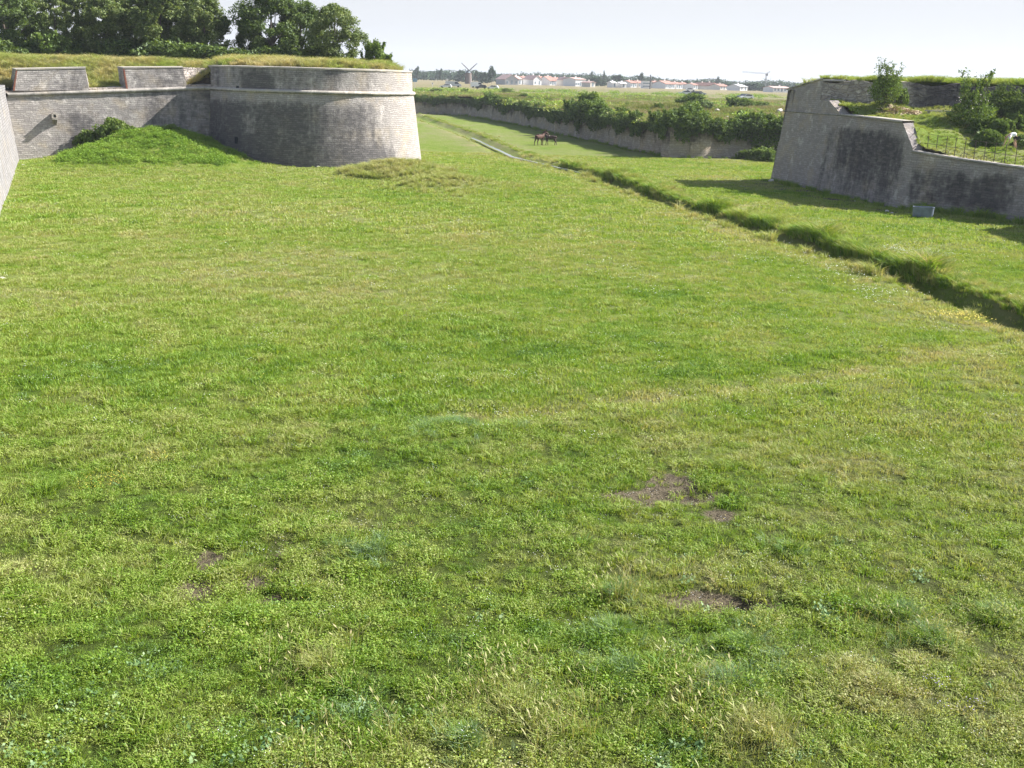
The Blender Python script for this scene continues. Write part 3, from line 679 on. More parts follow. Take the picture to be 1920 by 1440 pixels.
strip('coping', find(89.0), find(80.3), .0, .13, .09, M_COP)
iB = min(range(len(Pr)), key=lambda i: math.dist(Pr[i], B))
strip('lower_coping', iB, min(range(len(Pr)), key=lambda i: math.dist(Pr[i], (34.3, 69.6))), .0, .12, .07, M_COP)
sweep('string_course', Pr[iA:find(89.0) + 1], lambda i: [(-BT * 5.9 - .05, 5.86), (-BT * 5.9 + .06, 5.88), (-BT * 5.9 + .05, 5.96), (-BT * 5.9 - .05, 5.98)], M_COP, rbw, smooth=False, stain=lambda *a: .3)

# terraces behind it
PTS = np.array([(27.5, 80.8, 5.55), (27.3, 83, 5.78), (26.2, 88, 5.85), (25.6, 90.5, 6.7), (25.3, 92.6, 7.0), (28.4, 90, 6.95), (33.3, 90, 6.7), (34.7, 87.5, 6.4), (32.7, 80, 4.05), (28.6, 78.6, 4.1), (29.6, 76.6, 3.65), (31, 75.2, 3.5), (33.2, 73, 3.3),
                (40, 68, 3.0), (36, 76, 3.7), (30, 83, 5.3), (31, 86, 6.2), (38, 82, 5.0), (42, 87, 6.7), (50, 84, 6.5), (52, 68, 3.3), (60, 90, 7), (34, 83.5, 5.2), (44, 76, 4.2), (60, 60, 2.6)])
def terr_z(x, y):
    x = np.asarray(x, float); y = np.asarray(y, float); w_ = 0; s = 0
    for (a_, b_, c_) in PTS:
        q = 1 / (((x - a_) ** 2 + (y - b_) ** 2) ** 1.25 + .05); w_ = w_ + q; s = s + q * c_
    return s / w_ + (vnoise(x, y, 1.3, 3, 14) - .5) * .14
BW = [(24.2, 93.1), (30, 91.6), (36, 90.3), (44, 89.2), (62, 88.5)]
def keep_t(x, y):
    d, s = dpoly(x, y, RBP[1:]); d2, s2 = dpoly(x, y, BW); top_ = np.interp(y, [78.1, 80.3, 99], [3.8, 5.8, 7.7]); lim = np.where((x < 30) & (y > 76.5), BT * top_ + .35, np.where(x > 34, 1.3, BT * 3.6 + .45))
    return (s > 0) & (d > lim) & ((s2 < 0) | (d2 < .5)) & (x < 60)
te_t = lambda x, y: .58 + (vnoise(x, y, 2.5, 4, 3) - .5) * .7 + .25 * np.exp(-((x - 31.5) / 3) ** 2 - ((y - 82.5) / 1.6) ** 2) + .4 * np.exp(-((x - 31.5) / 3) ** 2 - ((y - 89.2) / .7) ** 2)
te_s = lambda x, y: .2 * vnoise(x, y, 2, 3)
grid_sheet('bastion_terrace', np.arange(23, 61, .35), np.arange(52, 95, .35), terr_z, M_GROUND, keep_t, (te_t, te_s))
def bank_z(x, y):
    d, s = dpoly(x, y, BW); da, sa_ = dpoly(x, y, [(60, 116), A]); 
    return 7.55 + 1.05 * sstep(.3, 6, da) + (vnoise(x, y, 1.3, 3, 4) - .5) * .3
def keep_b(x, y):
    d, s = dpoly(x, y, BW); d1, s1 = dpoly(x, y, RBP); return (s > 0) & (d > .25) & (s1 > 0) & (d1 > 1.15) & (x < 60)
grid_sheet('bastion_bank', np.arange(22, 61, .4), np.arange(86, 116, .4), bank_z, M_GROUND, keep_b, (te_t, te_s))
Pb = resample(BW, .6)
bwz = lambda x: 8.45 + .15 * math.sin(x * 1.7) - .05 * (x > 30)
rw = empty('rubble_wall', (0, 0, 0), label='old rubble retaining wall at the back of the upper bastion terrace, behind the small tree', cat='wall')
sweep('wall_face', Pb, lambda i: [(0, 5.2), (-.12, bwz(Pb[i][0])), (-.75, bwz(Pb[i][0]) + .05), (-.75, 7)], M_RUB, rw, jitter=.05, stain=lambda u, z, i: -.15 + .6 * smoothnp(5, 8.5, u), sub=.35)  # low values at the left end paint sunlit paleness into the stones
mb = MB(); c0 = Vector((24.35, 93.1, 0))
sweep('cap_stones', Pb[:4], lambda i: [(.05, bwz(0) + .02), (.06, bwz(0) + .14), (-.7, bwz(0) + .16), (-.7, bwz(0))], M_COP, rw, smooth=False)

# ------------------------------------------------------------------ foliage builders
def rand_dirs(n):
    v = rng.normal(size=(n, 3)); return v / np.linalg.norm(v, axis=1)[:, None]
def leaf_cloud(P, size, outward=None, bias=.6, elong=1.7):
    """diamond leaves at points P"""
    n = len(P); d = rand_dirs(n)
    if outward is not None:
        d = d * (1 - bias) + outward * bias; d /= np.linalg.norm(d, axis=1)[:, None] + 1e-9
    r = rand_dirs(n); a_ = np.cross(d, r); a_ /= np.linalg.norm(a_, axis=1)[:, None] + 1e-9; b_ = np.cross(d, a_)
    s = (size * (.6 + .8 * rng.random(n)))[:, None] if np.isscalar(size) else size[:, None]
    V = np.stack([P - a_ * s * .5 * elong, P + b_ * s * .42, P + a_ * s * .5 * elong, P - b_ * s * .42], 1).reshape(-1, 3)
    return V, np.arange(len(V)).reshape(-1, 4)
def crown_pts(n, shape, nclump, cr, seed=0, hollow=.45, lump=.35):
    """shape(t)-> radius fraction for height fraction t 0..1; unit crown radius 1, height 1"""
    r_ = np.random.default_rng(seed); C_ = []
    while len(C_) < nclump:
        t_ = r_.random() ** .85; a_ = r_.random() * 2 * math.pi; lum = 1 + lump * math.sin(a_ * 2 + seed) * math.sin(t_ * 7 + seed * 2)
        rr = shape(t_) * (hollow + (1 - hollow) * r_.random() ** .5) * lum
        C_.append((rr * math.cos(a_), rr * math.sin(a_), t_))
    C_ = np.array(C_); k = r_.integers(0, nclump, n); dirs = r_.normal(size=(n, 3)); dirs /= np.linalg.norm(dirs, axis=1)[:, None]
    cl = cr * (.55 + .9 * r_.random(nclump))
    off = dirs * (cl[k] * r_.random(n) ** .4)[:, None]
    return C_, C_[k], off, dirs
def make_tree_meshes(name, seed, h, r, trunk_h, nleaf=9000, ncl=60, clump=.75, leaf=.2, shape=None, mat=None, limbs=7, spiky=0, hollow=.45):
    shape = shape or (lambda t_: math.sin(math.pi * min(1, (t_ * .86 + .10))) ** .7)
    Cc, cc, off, dirs = crown_pts(nleaf, shape, ncl, 1.0, seed, hollow)
    S = np.array([r, r, h - trunk_h]); P_ = cc * S + off * np.array([clump, clump, clump * .85]); P_[:, 2] += trunk_h
    if spiky:
        r_ = np.random.default_rng(seed + 5); ns = int(nleaf * .3); sp = []
        for k in range(spiky):
            b0 = Cc[r_.integers(0, ncl)] * S; b0[2] += trunk_h; d_ = np.array([r_.normal() * .35, r_.normal() * .35, 1.0]); L_ = h * (.16 + .16 * r_.random()); m__ = ns // spiky
            t_ = r_.random(m__); sp.append(b0 + d_ * (t_ * L_)[:, None] + r_.normal(size=(m__, 3)) * (.14 * (1.25 - t_))[:, None])
        sp = np.concatenate(sp); P_ = np.concatenate([P_, sp]); dirs = np.concatenate([dirs, rand_dirs(len(sp))])
    out_ = dirs * .6 + np.array([0, 0, .5]) + (P_ - np.array([0, 0, h * .5])) / max(r, h) * .5
    out_ /= np.linalg.norm(out_, axis=1)[:, None]
    V, F_ = leaf_cloud(P_, leaf, out_, .5)
    crown = mesh_np(name + '_crown', V, F_, mat)
    mb = MB(); r_ = random.Random(seed); tr = max(.06, r * .06)
    mb.path([(0, 0, -.3), (.03 * r, .02 * r, trunk_h), (-.03 * r, .05 * r, trunk_h + (h - trunk_h) * .45), (0, 0, h * .9)], [tr * 1.2, tr * .9, tr * .55, tr * .12], 8)
    for k in range(limbs):
        q = Cc[r_.randrange(len(Cc))] * S; q[2] += trunk_h; z0 = trunk_h * .6 + (q[2] - trunk_h * .6) * .35
        md = (q[0] * .45, q[1] * .45, z0 + (q[2] - z0) * .45); mb.path([(0, 0, z0), md, tuple(q)], [tr * .5, tr * .3, tr * .08], 5)
    return crown, mb.mesh(name + '_trunk', M_BARK, True)
def place_tree(name, meshes, loc, rz, sc, label, cat, group=None):
    e = empty(name, loc, rz, label, cat, group); e.scale = sc if hasattr(sc, '__len__') else (sc, sc, sc)
    obj('trunk', meshes[1], e); obj('crown', meshes[0], e); return e

# left rampart trees
TA = make_tree_meshes('poplar', 3, 9, 2.9, .5, 36000, 190, .56, .155, mat=M_TREE, spiky=9)
TB = make_tree_meshes('broadleaf', 11, 8.5, 3.5, .4, 34000, 140, .74, .155, mat=M_TREE2)
TCm = make_tree_meshes('slender', 23, 9.5, 2.3, 1.2, 20000, 110, .52, .15, mat=M_TREE, spiky=10, hollow=.2)
TD = make_tree_meshes('round', 31, 6.5, 2.9, .5, 26000, 110, .6, .135, mat=M_TREE)
def on_top(px, Y):
    x, _, _z = gy(px, 100, Y); return x, Y, float(top_left_z(np.array(x), np.array(Y)))
lt = [(TB, 12, 126, -34, 0, 'dark dense tree, the leftmost on the rampart, cut by the photo edge'), (TCm, 62, 131, -18, .7, 'slender open tree with sky showing between branches, second from left on the rampart'),
      (TCm, 108, 124, -14, 2, 'tall thin tree above the first merlon, third from left'), (TCm, 150, 130, -24, 3.9, 'airy tree behind the gap between the two merlons'), (TA, 200, 125, -14, 1.2, 'leafy pale green tree just left of the second merlon'),
      (TA, 252, 128, -22, 4.4, 'tall pale green tree above the left end of the second merlon'), (TA, 305, 124, -20, 2.4, 'broad silvery green tree right behind the second merlon'), (TA, 352, 128, -20, 5.5, 'silvery green tree above the right end of the second merlon'),
      (TA, 386, 125, -6, .3, 'silvery tree closing the long row, left of the patch of sky'), (TB, 470, 128, 26, 3.3, 'dark low tree just right of the patch of sky'), (TB, 512, 126, -18, 1.9, 'dark tall tree with a forked top above the round tower'),
      (TB, 566, 129, 4, .2, 'dark green tree in the middle of the clump on the round tower'), (TD, 628, 122, 12, 2.7, 'rounded tree with brownish green leaves at the right end of the rampart trees')]
for (T, px, Y, ty, rz, lab) in lt:
    x, y, z = on_top(px, Y); zt = gy(px, ty, Y)[2]; H0 = 9 if T is TA else 8.5 if T is TB else 9.5 if T is TCm else 6.5
    s = (zt - z) / (H0 * 1.0); w_ = s * (1.12 if T is not TCm else 1.0)
    if T is TD: w_ = .95
    if ty == 26: w_ = .5
    place_tree('tree', T, (x, y, z - .1), rz, (w_, w_, s), lab, 'tree', 'trees along the left rampart')
# shrubs: shared meshes
def shrub_meshes(name, seed, r, h, n, leaf, mat, ncl=26, clump=.4, spiky=0):
    sh = lambda t_: math.sqrt(max(.05, 1 - (t_ * .96) ** 2))
    Cc, cc, off, dirs = crown_pts(n, sh, ncl, 1.0, seed, .3); P_ = cc * np.array([r, r, h]) + off * clump
    if spiky:
        r_ = np.random.default_rng(seed + 5); sp = []
        for k in range(spiky):
            b0 = Cc[r_.integers(0, ncl)] * np.array([r, r, h]); d_ = np.array([r_.normal() * .4, r_.normal() * .4, 1]); t_ = r_.random(n // 30); sp.append(b0 + d_ * (t_ * h * .6)[:, None] + r_.normal(size=(len(t_), 3)) * .07)
        sp = np.concatenate(sp); P_ = np.concatenate([P_, sp]); dirs = np.concatenate([dirs, rand_dirs(len(sp))])
    P_[:, 2] = np.abs(P_[:, 2]) + .03; o_ = dirs + np.array([0, 0, .6]); o_ /= np.linalg.norm(o_, axis=1)[:, None]
    V, F_ = leaf_cloud(P_, leaf, o_, .5); cr = mesh_np(name + '_leaves', V, F_, mat)
    mb = MB(); r_ = random.Random(seed)
    for k in range(9):
        q = Cc[r_.randrange(len(Cc))] * np.array([r, r, h]) * .85; mb.path([(0, 0, -.15), (q[0] * .4, q[1] * .4, q[2] * .55), tuple(q)], [.045, .03, .01], 5)
    return cr, mb.mesh(name + '_stems', M_BARK, True)
def place_shrub(name, ms, loc, rz, sc, label, cat='shrub', group=None):
    e = empty(name, loc, rz, label, cat, group); e.scale = sc if hasattr(sc, '__len__') else (sc, sc, sc)
    obj('stems', ms[1], e); obj('leaves', ms[0], e); return e
SH = [shrub_meshes('shrub_a', 41, 1.3, 1.5, 5200, .13, M_SHRUB), shrub_meshes('shrub_b', 42, 1.5, 1.2, 5200, .14, M_TREE2, clump=.5), shrub_meshes('shrub_c', 43, 1.1, 1.7, 5200, .12, M_SHRUB, spiky=12)]
ORD = [a_ + b_ for a_, bb in (('', 'first second third fourth fifth sixth seventh eighth ninth tenth eleventh twelfth thirteenth fourteenth fifteenth sixteenth seventeenth eighteenth nineteenth twentieth'.split()),) for b_ in bb]
for T_ in ('twenty', 'thirty', 'forty', 'fifty', 'sixty', 'seventy'):
    ORD += [T_ + '-' + o for o in ORD[:9]] + [{'twenty': 'thirtieth', 'thirty': 'fortieth', 'forty': 'fiftieth', 'fifty': 'sixtieth', 'sixty': 'seventieth', 'seventy': 'eightieth'}[T_]]
WORDS = ['low', 'taller', 'broad', 'ragged', 'dark', 'rounded']
# understorey along the left trees
k = 0
for px in range(-10, 622, 40):
    Y = 120 + 6 * random.random(); x, y, z = on_top(px, Y)
    wh = 'left of the first merlon' if px < 20 else 'behind the first merlon' if px < 165 else 'behind the gap between the merlons' if px < 230 else 'behind the second merlon' if px < 345 else 'behind the rubble bank' if px < 415 else 'above the round tower'
    place_shrub('undergrowth_bush', SH[(k * 7) % 2 + (k % 3 == 0)] if k % 2 else SH[1], (x, y, z - .1), k * 1.3, (1.8, 1.5, .95 + .75 * random.random()), f'{WORDS[k % 6]} dark bush filling the foot of the rampart trees, {wh}, number {k + 1} from left'.replace(f', number {k + 1} from left', f', about {["a", "b"][0] and ""}{px if px > 0 else 0} px') if False else f'{WORDS[k % 6]} bush under the rampart trees {wh}, {ORD[k]} from the left', 'bush', 'undergrowth under the rampart trees'); k += 1
x, y, z = gy(700, 118, 112); place_shrub('sapling', SH[2], (x, y, 8.8), .4, (1.0, 1.0, 1.05), 'small leafy sapling standing alone at the right end of the tower top', 'sapling')
x, y, z = gy(722, 118, 113); place_shrub('sapling', SH[2], (x, y, 8.7), 2.4, (.7, .7, .6), 'lowest leafy sapling beside the taller one at the right end of the tower top', 'sapling')
for (px, py, s, lab) in [(165, 260, 1.1, 'spreading green bush on the left shoulder of the mound'), (212, 256, 1.2, 'taller green bush on top of the mound against the curtain wall'), (325, 268, .55, 'small pale bush on the right end of the mound by the shadow')]:
    Y = 99.6; x = gy(px, py, Y)[0]; place_shrub('mound_bush', SH[0], (x, Y, float(floor_z(x, Y)) - .15), s * 5, (s * 1.0, s * .8, s * .8), lab, 'bush')

# bushes hanging over the moat wall
hb = []
Pq = resample(CSP[2:-1], 1.0)
bigs = {1100: 1.7, 1080: 1.2, 1230: 1.0, 1290: 1.35, 1265: 1.15, 1330: 1.0, 1400: 1.1, 1440: 1.15, 930: 1.1, 915: 1.0, 1180: .9, 1420: 1.1, 1120: 1.25}
k = 0; used = set()
def cs_at(px):
    best = min(Pq, key=lambda p: abs(pr(p[0], p[1], 3)[0] - px)); return best
side = [('beside the tower', 800), ('near the tower', 850), ('below the windmill', 905), ('above the donkeys', 1010), ('right of the donkeys', 1075), ('at the big clump', 1130), ('left of the wall niche', 1215), ('above the wall niche', 1250), ('right of the wall niche', 1330), ('near the shaded bastion', 1480)]
px = 780
names = ['shaggy', 'ragged', 'rounded', 'low', 'dense', 'drooping', 'upright', 'broad']
while px < 1475:
    p = cs_at(px); d_ = p[1]; near = [v for kx, v in bigs.items() if abs(kx - px) < 11]
    s = (max(near) if near else .42 + .4 * random.random()) * (1.0 if px > 900 else .85)
    D_ = offset_dirs([p, (p[0] + .1, p[1] - .3)])[0]
    wh = [a_ for a_, b_ in side if px <= b_][:1] or ['near the shaded bastion']
    e = place_shrub('wall_bush', SH[k % 3], (p[0] + .1, p[1] + .5, 2.85), k * 2.1, (s * 1.15, s * .95, s * .95), f'{names[k % 8]} bush on the moat wall edge {wh[0]}, {ORD[k]} from the left', 'bush', 'bushes along the top of the moat wall')
    px += 13 if px > 1050 else 10; k += 1
for kx, s in [(1100, 1.75), (1290, 1.5), (915, 1.0), (1092, 1.4)]:
    p = cs_at(kx); place_shrub('wall_bush', SH[2 if kx == 915 else 0], (p[0] + .5, p[1] + 1.6, 3.1), kx, s, {1100: 'biggest bright green bush standing on the moat wall in its middle', 1290: 'big pale leaved bush on the moat wall right of the niche', 915: 'upright bush on the moat wall in front of the windmill', 1092: 'bright bush leaning against the biggest one on the moat wall'}[kx], 'bush', 'bushes along the top of the moat wall')

# ivy curtain hanging over the moat wall: stuff
iv = []
for i in range(len(Pm2) - 1):
    x, y = Pm2[i]
    if not (-30 < x < 34 and y < 262): continue
    D_ = offset_dirs(Pm2[i:i + 2])[0]; L_ = .9
    hang = .85 + 3.0 * max(0, vnoise(x, y, 2.6, 3, 50) - .36)
    px = pr(x, y, 2)[0]
    if px > 1330: hang += .5
    if px > 1400: hang += 1.2
    if 905 < px < 930: hang *= .3
    n = int(420 * L_); t_ = rng.random(n); zz = 3.5 - hang * rng.random(n) ** 1.3 * (.6 + .8 * vnoise(x + t_ * 3, y + t_, .5, 2))
    o_ = .15 + .35 * rng.random(n) + cs_off(i)
    iv.append(np.stack([x + (Pm2[i + 1][0] - x) * t_ + D_[0] * o_, y + (Pm2[i + 1][1] - y) * t_ + D_[1] * o_, zz], 1))
iv = np.concatenate(iv); V, F_ = leaf_cloud(iv, .17, np.tile([-.3, -.6, .6], (len(iv), 1)), .4)
tag(obj('ivy', mesh_np('ivy', V, F_, M_TREE2)), 'dark ivy and brambles hanging over the top of the moat wall', 'ivy', kind='stuff')

# ------------------------------------------------------------------ scatter (stuff) by geometry nodes
def blade_clump(seed, n, rad_, h, w_, lean=.35, droop=.25, segs=2):
    r_ = np.random.default_rng(seed); V = []; F_ = []
    for k in range(n):
        a_ = r_.random() * 2 * math.pi; rr = rad_ * math.sqrt(r_.random()); x, y = rr * math.cos(a_), rr * math.sin(a_)
        H_ = h * (.5 + .7 * r_.random()); d_ = a_ + r_.normal() * .8; le = lean * (.3 + r_.random()); az = r_.random() * math.pi
        wx, wy = math.cos(az) * w_ / 2, math.sin(az) * w_ / 2; i = len(V)
        x1, y1, z1 = x + math.cos(d_) * H_ * le * .4, y + math.sin(d_) * H_ * le * .4, H_ * .6
        x2, y2, z2 = x + math.cos(d_) * H_ * (le + droop), y + math.sin(d_) * H_ * (le + droop), H_ * (1 - droop * .3)
        V += [(x - wx, y - wy, -.02), (x + wx, y + wy, -.02), (x1 + wx * .8, y1 + wy * .8, z1), (x1 - wx * .8, y1 - wy * .8, z1), (x2 + wx * .15, y2 + wy * .15, z2), (x2 - wx * .15, y2 - wy * .15, z2)]
        F_ += [(i, i + 1, i + 2, i + 3), (i + 3, i + 2, i + 4, i + 5)]
    return np.array(V), np.array(F_)
def herb_clump(seed, n, rad_, h, leaf):
    r_ = np.random.default_rng(seed); P_ = np.stack([r_.normal(size=n) * rad_ * .5, r_.normal(size=n) * rad_ * .5, np.abs(r_.normal(size=n)) * h * .5 + .02], 1)
    return leaf_cloud(P_, leaf, np.tile([0, 0, 1.0], (n, 1)), .55, 1.25)
def proto(col, name, VF, mat):
    o = bpy.data.objects.new(name, mesh_np(name, VF[0], VF[1], mat)); col.objects.link(o); return o
def pcol(name): return bpy.data.collections.new(name)
def scatter(name, P_, rot, scl, idx, tint, col, label, cat, nrm=None):
    me = bpy.data.meshes.new(name); me.vertices.add(len(P_)); me.vertices.foreach_set('co', np.asarray(P_, dtype=np.float32).ravel())
    fattr(me, 'tint', tint); fattr(me, 'rot', rot); fattr(me, 'scl', scl)
    a_ = me.attributes.new('idx', 'INT', 'POINT'); a_.data.foreach_set('value', np.asarray(idx, dtype=np.int32))
    o = tag(obj(name, me), label, cat, kind='stuff')
    g = bpy.data.node_groups.new(name + '_gn', 'GeometryNodeTree')
    g.interface.new_socket('Geometry', in_out='INPUT', socket_type='NodeSocketGeometry'); g.interface.new_socket('Geometry', in_out='OUTPUT', socket_type='NodeSocketGeometry')
    gi = g.nodes.new('NodeGroupInput'); go = g.nodes.new('NodeGroupOutput'); ip = g.nodes.new('GeometryNodeInstanceOnPoints'); ci = g.nodes.new('GeometryNodeCollectionInfo')
    ci.inputs['Collection'].default_value = col; ci.inputs['Separate Children'].default_value = True; ci.inputs['Reset Children'].default_value = True
    ip.inputs['Pick Instance'].default_value = True
    def na(nm, ty):
        n = g.nodes.new('GeometryNodeInputNamedAttribute'); n.data_type = ty; n.inputs['Name'].default_value = nm; return n.outputs['Attribute']
    cb = g.nodes.new('ShaderNodeCombineXYZ'); g.links.new(na('rot', 'FLOAT'), cb.inputs['Z'])
    e2r = g.nodes.new('FunctionNodeEulerToRotation'); g.links.new(cb.outputs[0], e2r.inputs[0])
    g.links.new(gi.outputs[0], ip.inputs['Points']); g.links.new(ci.outputs[0], ip.inputs['Instance']); g.links.new(na('idx', 'INT'), ip.inputs['Instance Index'])
    g.links.new(e2r.outputs[0], ip.inputs['Rotation']); g.links.new(na('scl', 'FLOAT'), ip.inputs['Scale']); g.links.new(ip.outputs[0], go.inputs[0])
    md = o.modifiers.new('scatter', 'NODES'); md.node_group = g
    return o
def in_view(x, y, mg=.06):
    return np.abs(x / np.maximum(y, 1)) < .457 + mg + 2.0 / np.maximum(y, 1)

def band(y0, y1, dens):
    n = int(dens * (y1 - y0) * (y1 * 1.08 + 6)); y = rng.uniform(y0, y1, n); x = rng.uniform(-.54, .54, n) * y1 - 0
    x = rng.uniform(-1, 1, n) * (.54 * y1 + 3); return x, y
def floor_ok(x, y):
    d, s = dpoly(x, y, LEFTPATH); ok = ~((s > 0) & (y > -5)) ; dr, sr = dpoly(x, y, RBP); ok &= ~((sr > 0))
    dc, sc_ = dpoly(x, y, CSP); ok &= ~((sc_ > 0)); return ok & in_view(x, y) & (d > .1) & (dr > .05) & (dc > .2)
allp = []
# three sizes of clump, grown with distance
gcol = pcol('grass_protos')
specs = []
for s in range(5): proto(gcol, f'g{len(specs):02d}', blade_clump(s, 26, .10, .085, .0115, .75, .45), M_GRASS); specs.append(0)
for s in range(4): proto(gcol, f'g{len(specs):02d}', blade_clump(20 + s, 30, .24, .10, .017, .5, .35), M_GRASS); specs.append(1)
for s in range(4): proto(gcol, f'g{len(specs):02d}', blade_clump(40 + s, 26, .42, .12, .034, .5, .3), M_GRASS); specs.append(2)
for s in range(3): proto(gcol, f'g{len(specs):02d}', blade_clump(60 + s, 46, .2, .21, .011, .55, .5), M_GRASS); specs.append(3)     # tussocks
for s in range(3): proto(gcol, f'g{len(specs):02d}', herb_clump(80 + s, 80, .13, .085, .018), M_GRASS); specs.append(4)     # clover, herbs
def seed_clump(seed):
    V, F_ = blade_clump(seed, 7, .10, .36, .006, .35, .25); V = list(map(tuple, V)); F_ = [tuple(f) for f in F_]
    for k in range(7):
        t_ = np.array(V[k * 6 + 4]); d_ = t_ - np.array(V[k * 6 + 3]); d_ = d_ / np.linalg.norm(d_); i = len(V); w_ = np.array([-d_[1], d_[0], 0]) * .011 + np.array([.006, 0, 0])
        V += [tuple(t_ - d_ * .02), tuple(t_ + d_ * .03 + w_), tuple(t_ + d_ * .085), tuple(t_ + d_ * .03 - w_)]; F_.append((i, i + 1, i + 2, i + 3))
    return np.array(V), np.array(F_)
for s in range(2): proto(gcol, f'g{len(specs):02d}', seed_clump(400 + s), M_GRASS); specs.append(5)
sp = np.array(specs); pick = lambda k, n: rng.choice(np.where(sp == k)[0], n)
X = []; Y_ = []; I_ = []; S_ = []
for (y0, y1, dens, k) in [(9.5, 17, 70, 0), (17, 26, 50, 0), (24, 38, 20, 1), (38, 58, 13, 1), (55, 90, 5.0, 2), (90, 125, 3.6, 2)]:
    x, y = band(y0, y1, dens); ok = floor_ok(x, y); x, y = x[ok], y[ok]
    so = soil_at(x, y); d, _ = ditch_d(x, y); keep = (rng.random(len(x)) > sstep(.35, .75, so) * .82) & (d > .5)
    x, y = x[keep], y[keep]; n = len(x); ii = pick(k, n)
    if y1 <= 38:
        hb_ = (vnoise(x, y, 1.3, 3, 61) + .25 * sstep(22, 11, y) > .50) & (rng.random(n) < (.40 if y1 < 30 else .22)); ii[hb_] = pick(4, int(hb_.sum()))
    hm_ = np.where(ii >= 16, 1.4 if y0 > 20 else 1.0, 1.0)
    hh = .30 + .6 * vnoise(x, y, 1.7, 3, 71) + (1.5 if y0 < 20 else .9) * vnoise(x, y, .30, 2, 72) ** 2 + (0 if y0 < 20 else .18) + .15 * rng.random(n); hh = hh * hm_
    X.append(x); Y_.append(y); I_.append(ii); S_.append(hh)
OV = []
for (tx, ty, r, k) in TUFTS:
    n = int(60 * r * r * 3.1 * (.45 if k == 'b' else .4)); a_ = rng.random(n) * 2 * math.pi; rr = r * np.abs(rng.normal(size=n)) * .62; x = tx + rr * np.cos(a_); y = ty + rr * np.sin(a_)
    X.append(x); Y_.append(y); I_.append(pick(3 if k != 'd' else 4, n)); S_.append((.4 + .45 * rng.random(n)) * (1 if k != 'd' else 1.25)); OV.append((len(X) - 1, {'b': .04, 'd': .33, 'y': .68}[k]))

for (px, py, r, n) in [(1180, 1110, .5, 40), (960, 1290, .5, 30), (1290, 1330, .5, 20), (700, 1400, .8, 30), (560, 1250, .6, 18), (1420, 1400, .6, 30), (1700, 1180, .6, 20), (900, 1330, .6, 20), (1060, 1380, .5, 34)]:
    x, y, _ = gz(px, py); a_ = rng.normal(size=(2, n)) * r * .7; X.append(x + a_[0]); Y_.append(y + a_[1]); I_.append(pick(5, n)); S_.append(.6 + .5 * rng.random(n)); OV.append((len(X) - 1, .78))
x, y = band(10, 27, 1.0); ok = floor_ok(x, y) & (vnoise(x, y, 2.4, 3, 88) > .5); x, y = x[ok], y[ok]; X.append(x); Y_.append(y); I_.append(pick(5, len(x))); S_.append(.4 + .4 * rng.random(len(x))); OV.append((len(X) - 1, .66))
x, y = band(10, 24, 5.5); ok = floor_ok(x, y); x, y = x[ok], y[ok]; kk = (vnoise(x, y, 1.4, 3, 15) > .52) & (soil_at(x, y) < .35); x, y = x[kk], y[kk]
X.append(x); Y_.append(y); I_.append(pick(3, len(x))); S_.append(.3 + .35 * rng.random(len(x)))
lens = [len(q) for q in X]; st = np.concatenate([[0], np.cumsum(lens)])
x = np.concatenate(X); y = np.concatenate(Y_); ii = np.concatenate(I_); ss = np.concatenate(S_)
tn = tint_at(x, y) + rng.normal(size=len(x)) * .075
for k_, v_ in OV: tn[st[k_]:st[k_ + 1]] = v_ + rng.normal(size=lens[k_]) * .06 + (rng.random(lens[k_]) < .4) * (.26 if v_ < .1 else .08)
print('GRASS', len(x))
scatter('meadow_grass', np.stack([x, y, floor_z(x, y) - .005], 1), rng.random(len(x)) * 6.28, ss, ii, tn, gcol, 'short green meadow grass and clover covering the moat floor', 'grass')

# tall grass along the ditch, dry grass mound, tops of the walls, field
tcol = pcol('tall_grass_protos')
for s in range(4): proto(tcol, f't{s}', blade_clump(100 + s, 64, .28, .66, .034, .34, .42), M_GRASS)
for s in range(2): proto(tcol, f't{s + 4}', blade_clump(110 + s, 40, .45, .30, .03, .6, .4), M_GRASS)
X = []; Y_ = []; S_ = []; T_ = []; Z_ = []
P_ = resample(DITCH, .12)
for i in range(0, len(P_) - 1):
    px_, py_ = P_[i]
    if py_ > 235 or py_ < 26: continue
    tx, ty = P_[i + 1][0] - px_, P_[i + 1][1] - py_; L_ = math.hypot(tx, ty); nx_, ny_ = ty / L_, -tx / L_     # right-hand side = far bank
    amp = 0.35 + 3.0 * float(vnoise(px_, py_, 2.2, 3, 90)) ** 2 + .25 * float(vnoise(px_, py_, .6, 1, 9))
    amp *= .66
    if py_ > 110: amp *= .5
    for q in range(4 if py_ < 100 else 2):
        o_ = (.95 if py_ < 110 else 1.5) + abs(rng.normal()) * .8; 
        X.append(px_ + nx_ * o_); Y_.append(py_ + ny_ * o_); S_.append(amp * (.75 + .5 * rng.random()) * (1.1 - .22 * min(o_, 2.5))); T_.append(.16 + .75 * float(vnoise(px_, py_, .8, 2, 91)) * rng.random() + .2 * rng.random() + .34 * (o_ > 1.3) * float(vnoise(px_, py_, 4, 2, 33))); Z_.append(0)
    if rng.random() < (.8 if py_ < 112 else .3):
        o_ = -.62 - abs(rng.normal()) * .4; X.append(px_ + nx_ * o_); Y_.append(py_ + ny_ * o_); S_.append(amp * .62); T_.append(.55 + .35 * rng.random()); Z_.append(0)
n = 900; a_ = rng.random(n) * 6.28; rr = np.sqrt(rng.random(n)); xx = -9.6 + rr * np.cos(a_) * 4.8; yy = 91.5 + rr * np.sin(a_) * 5.2
X += list(xx); Y_ += list(yy); S_ += list(.35 + .5 * rng.random(n)); T_ += list(.56 + .36 * vnoise(xx, yy, 1.4, 2)); Z_ += [0] * n
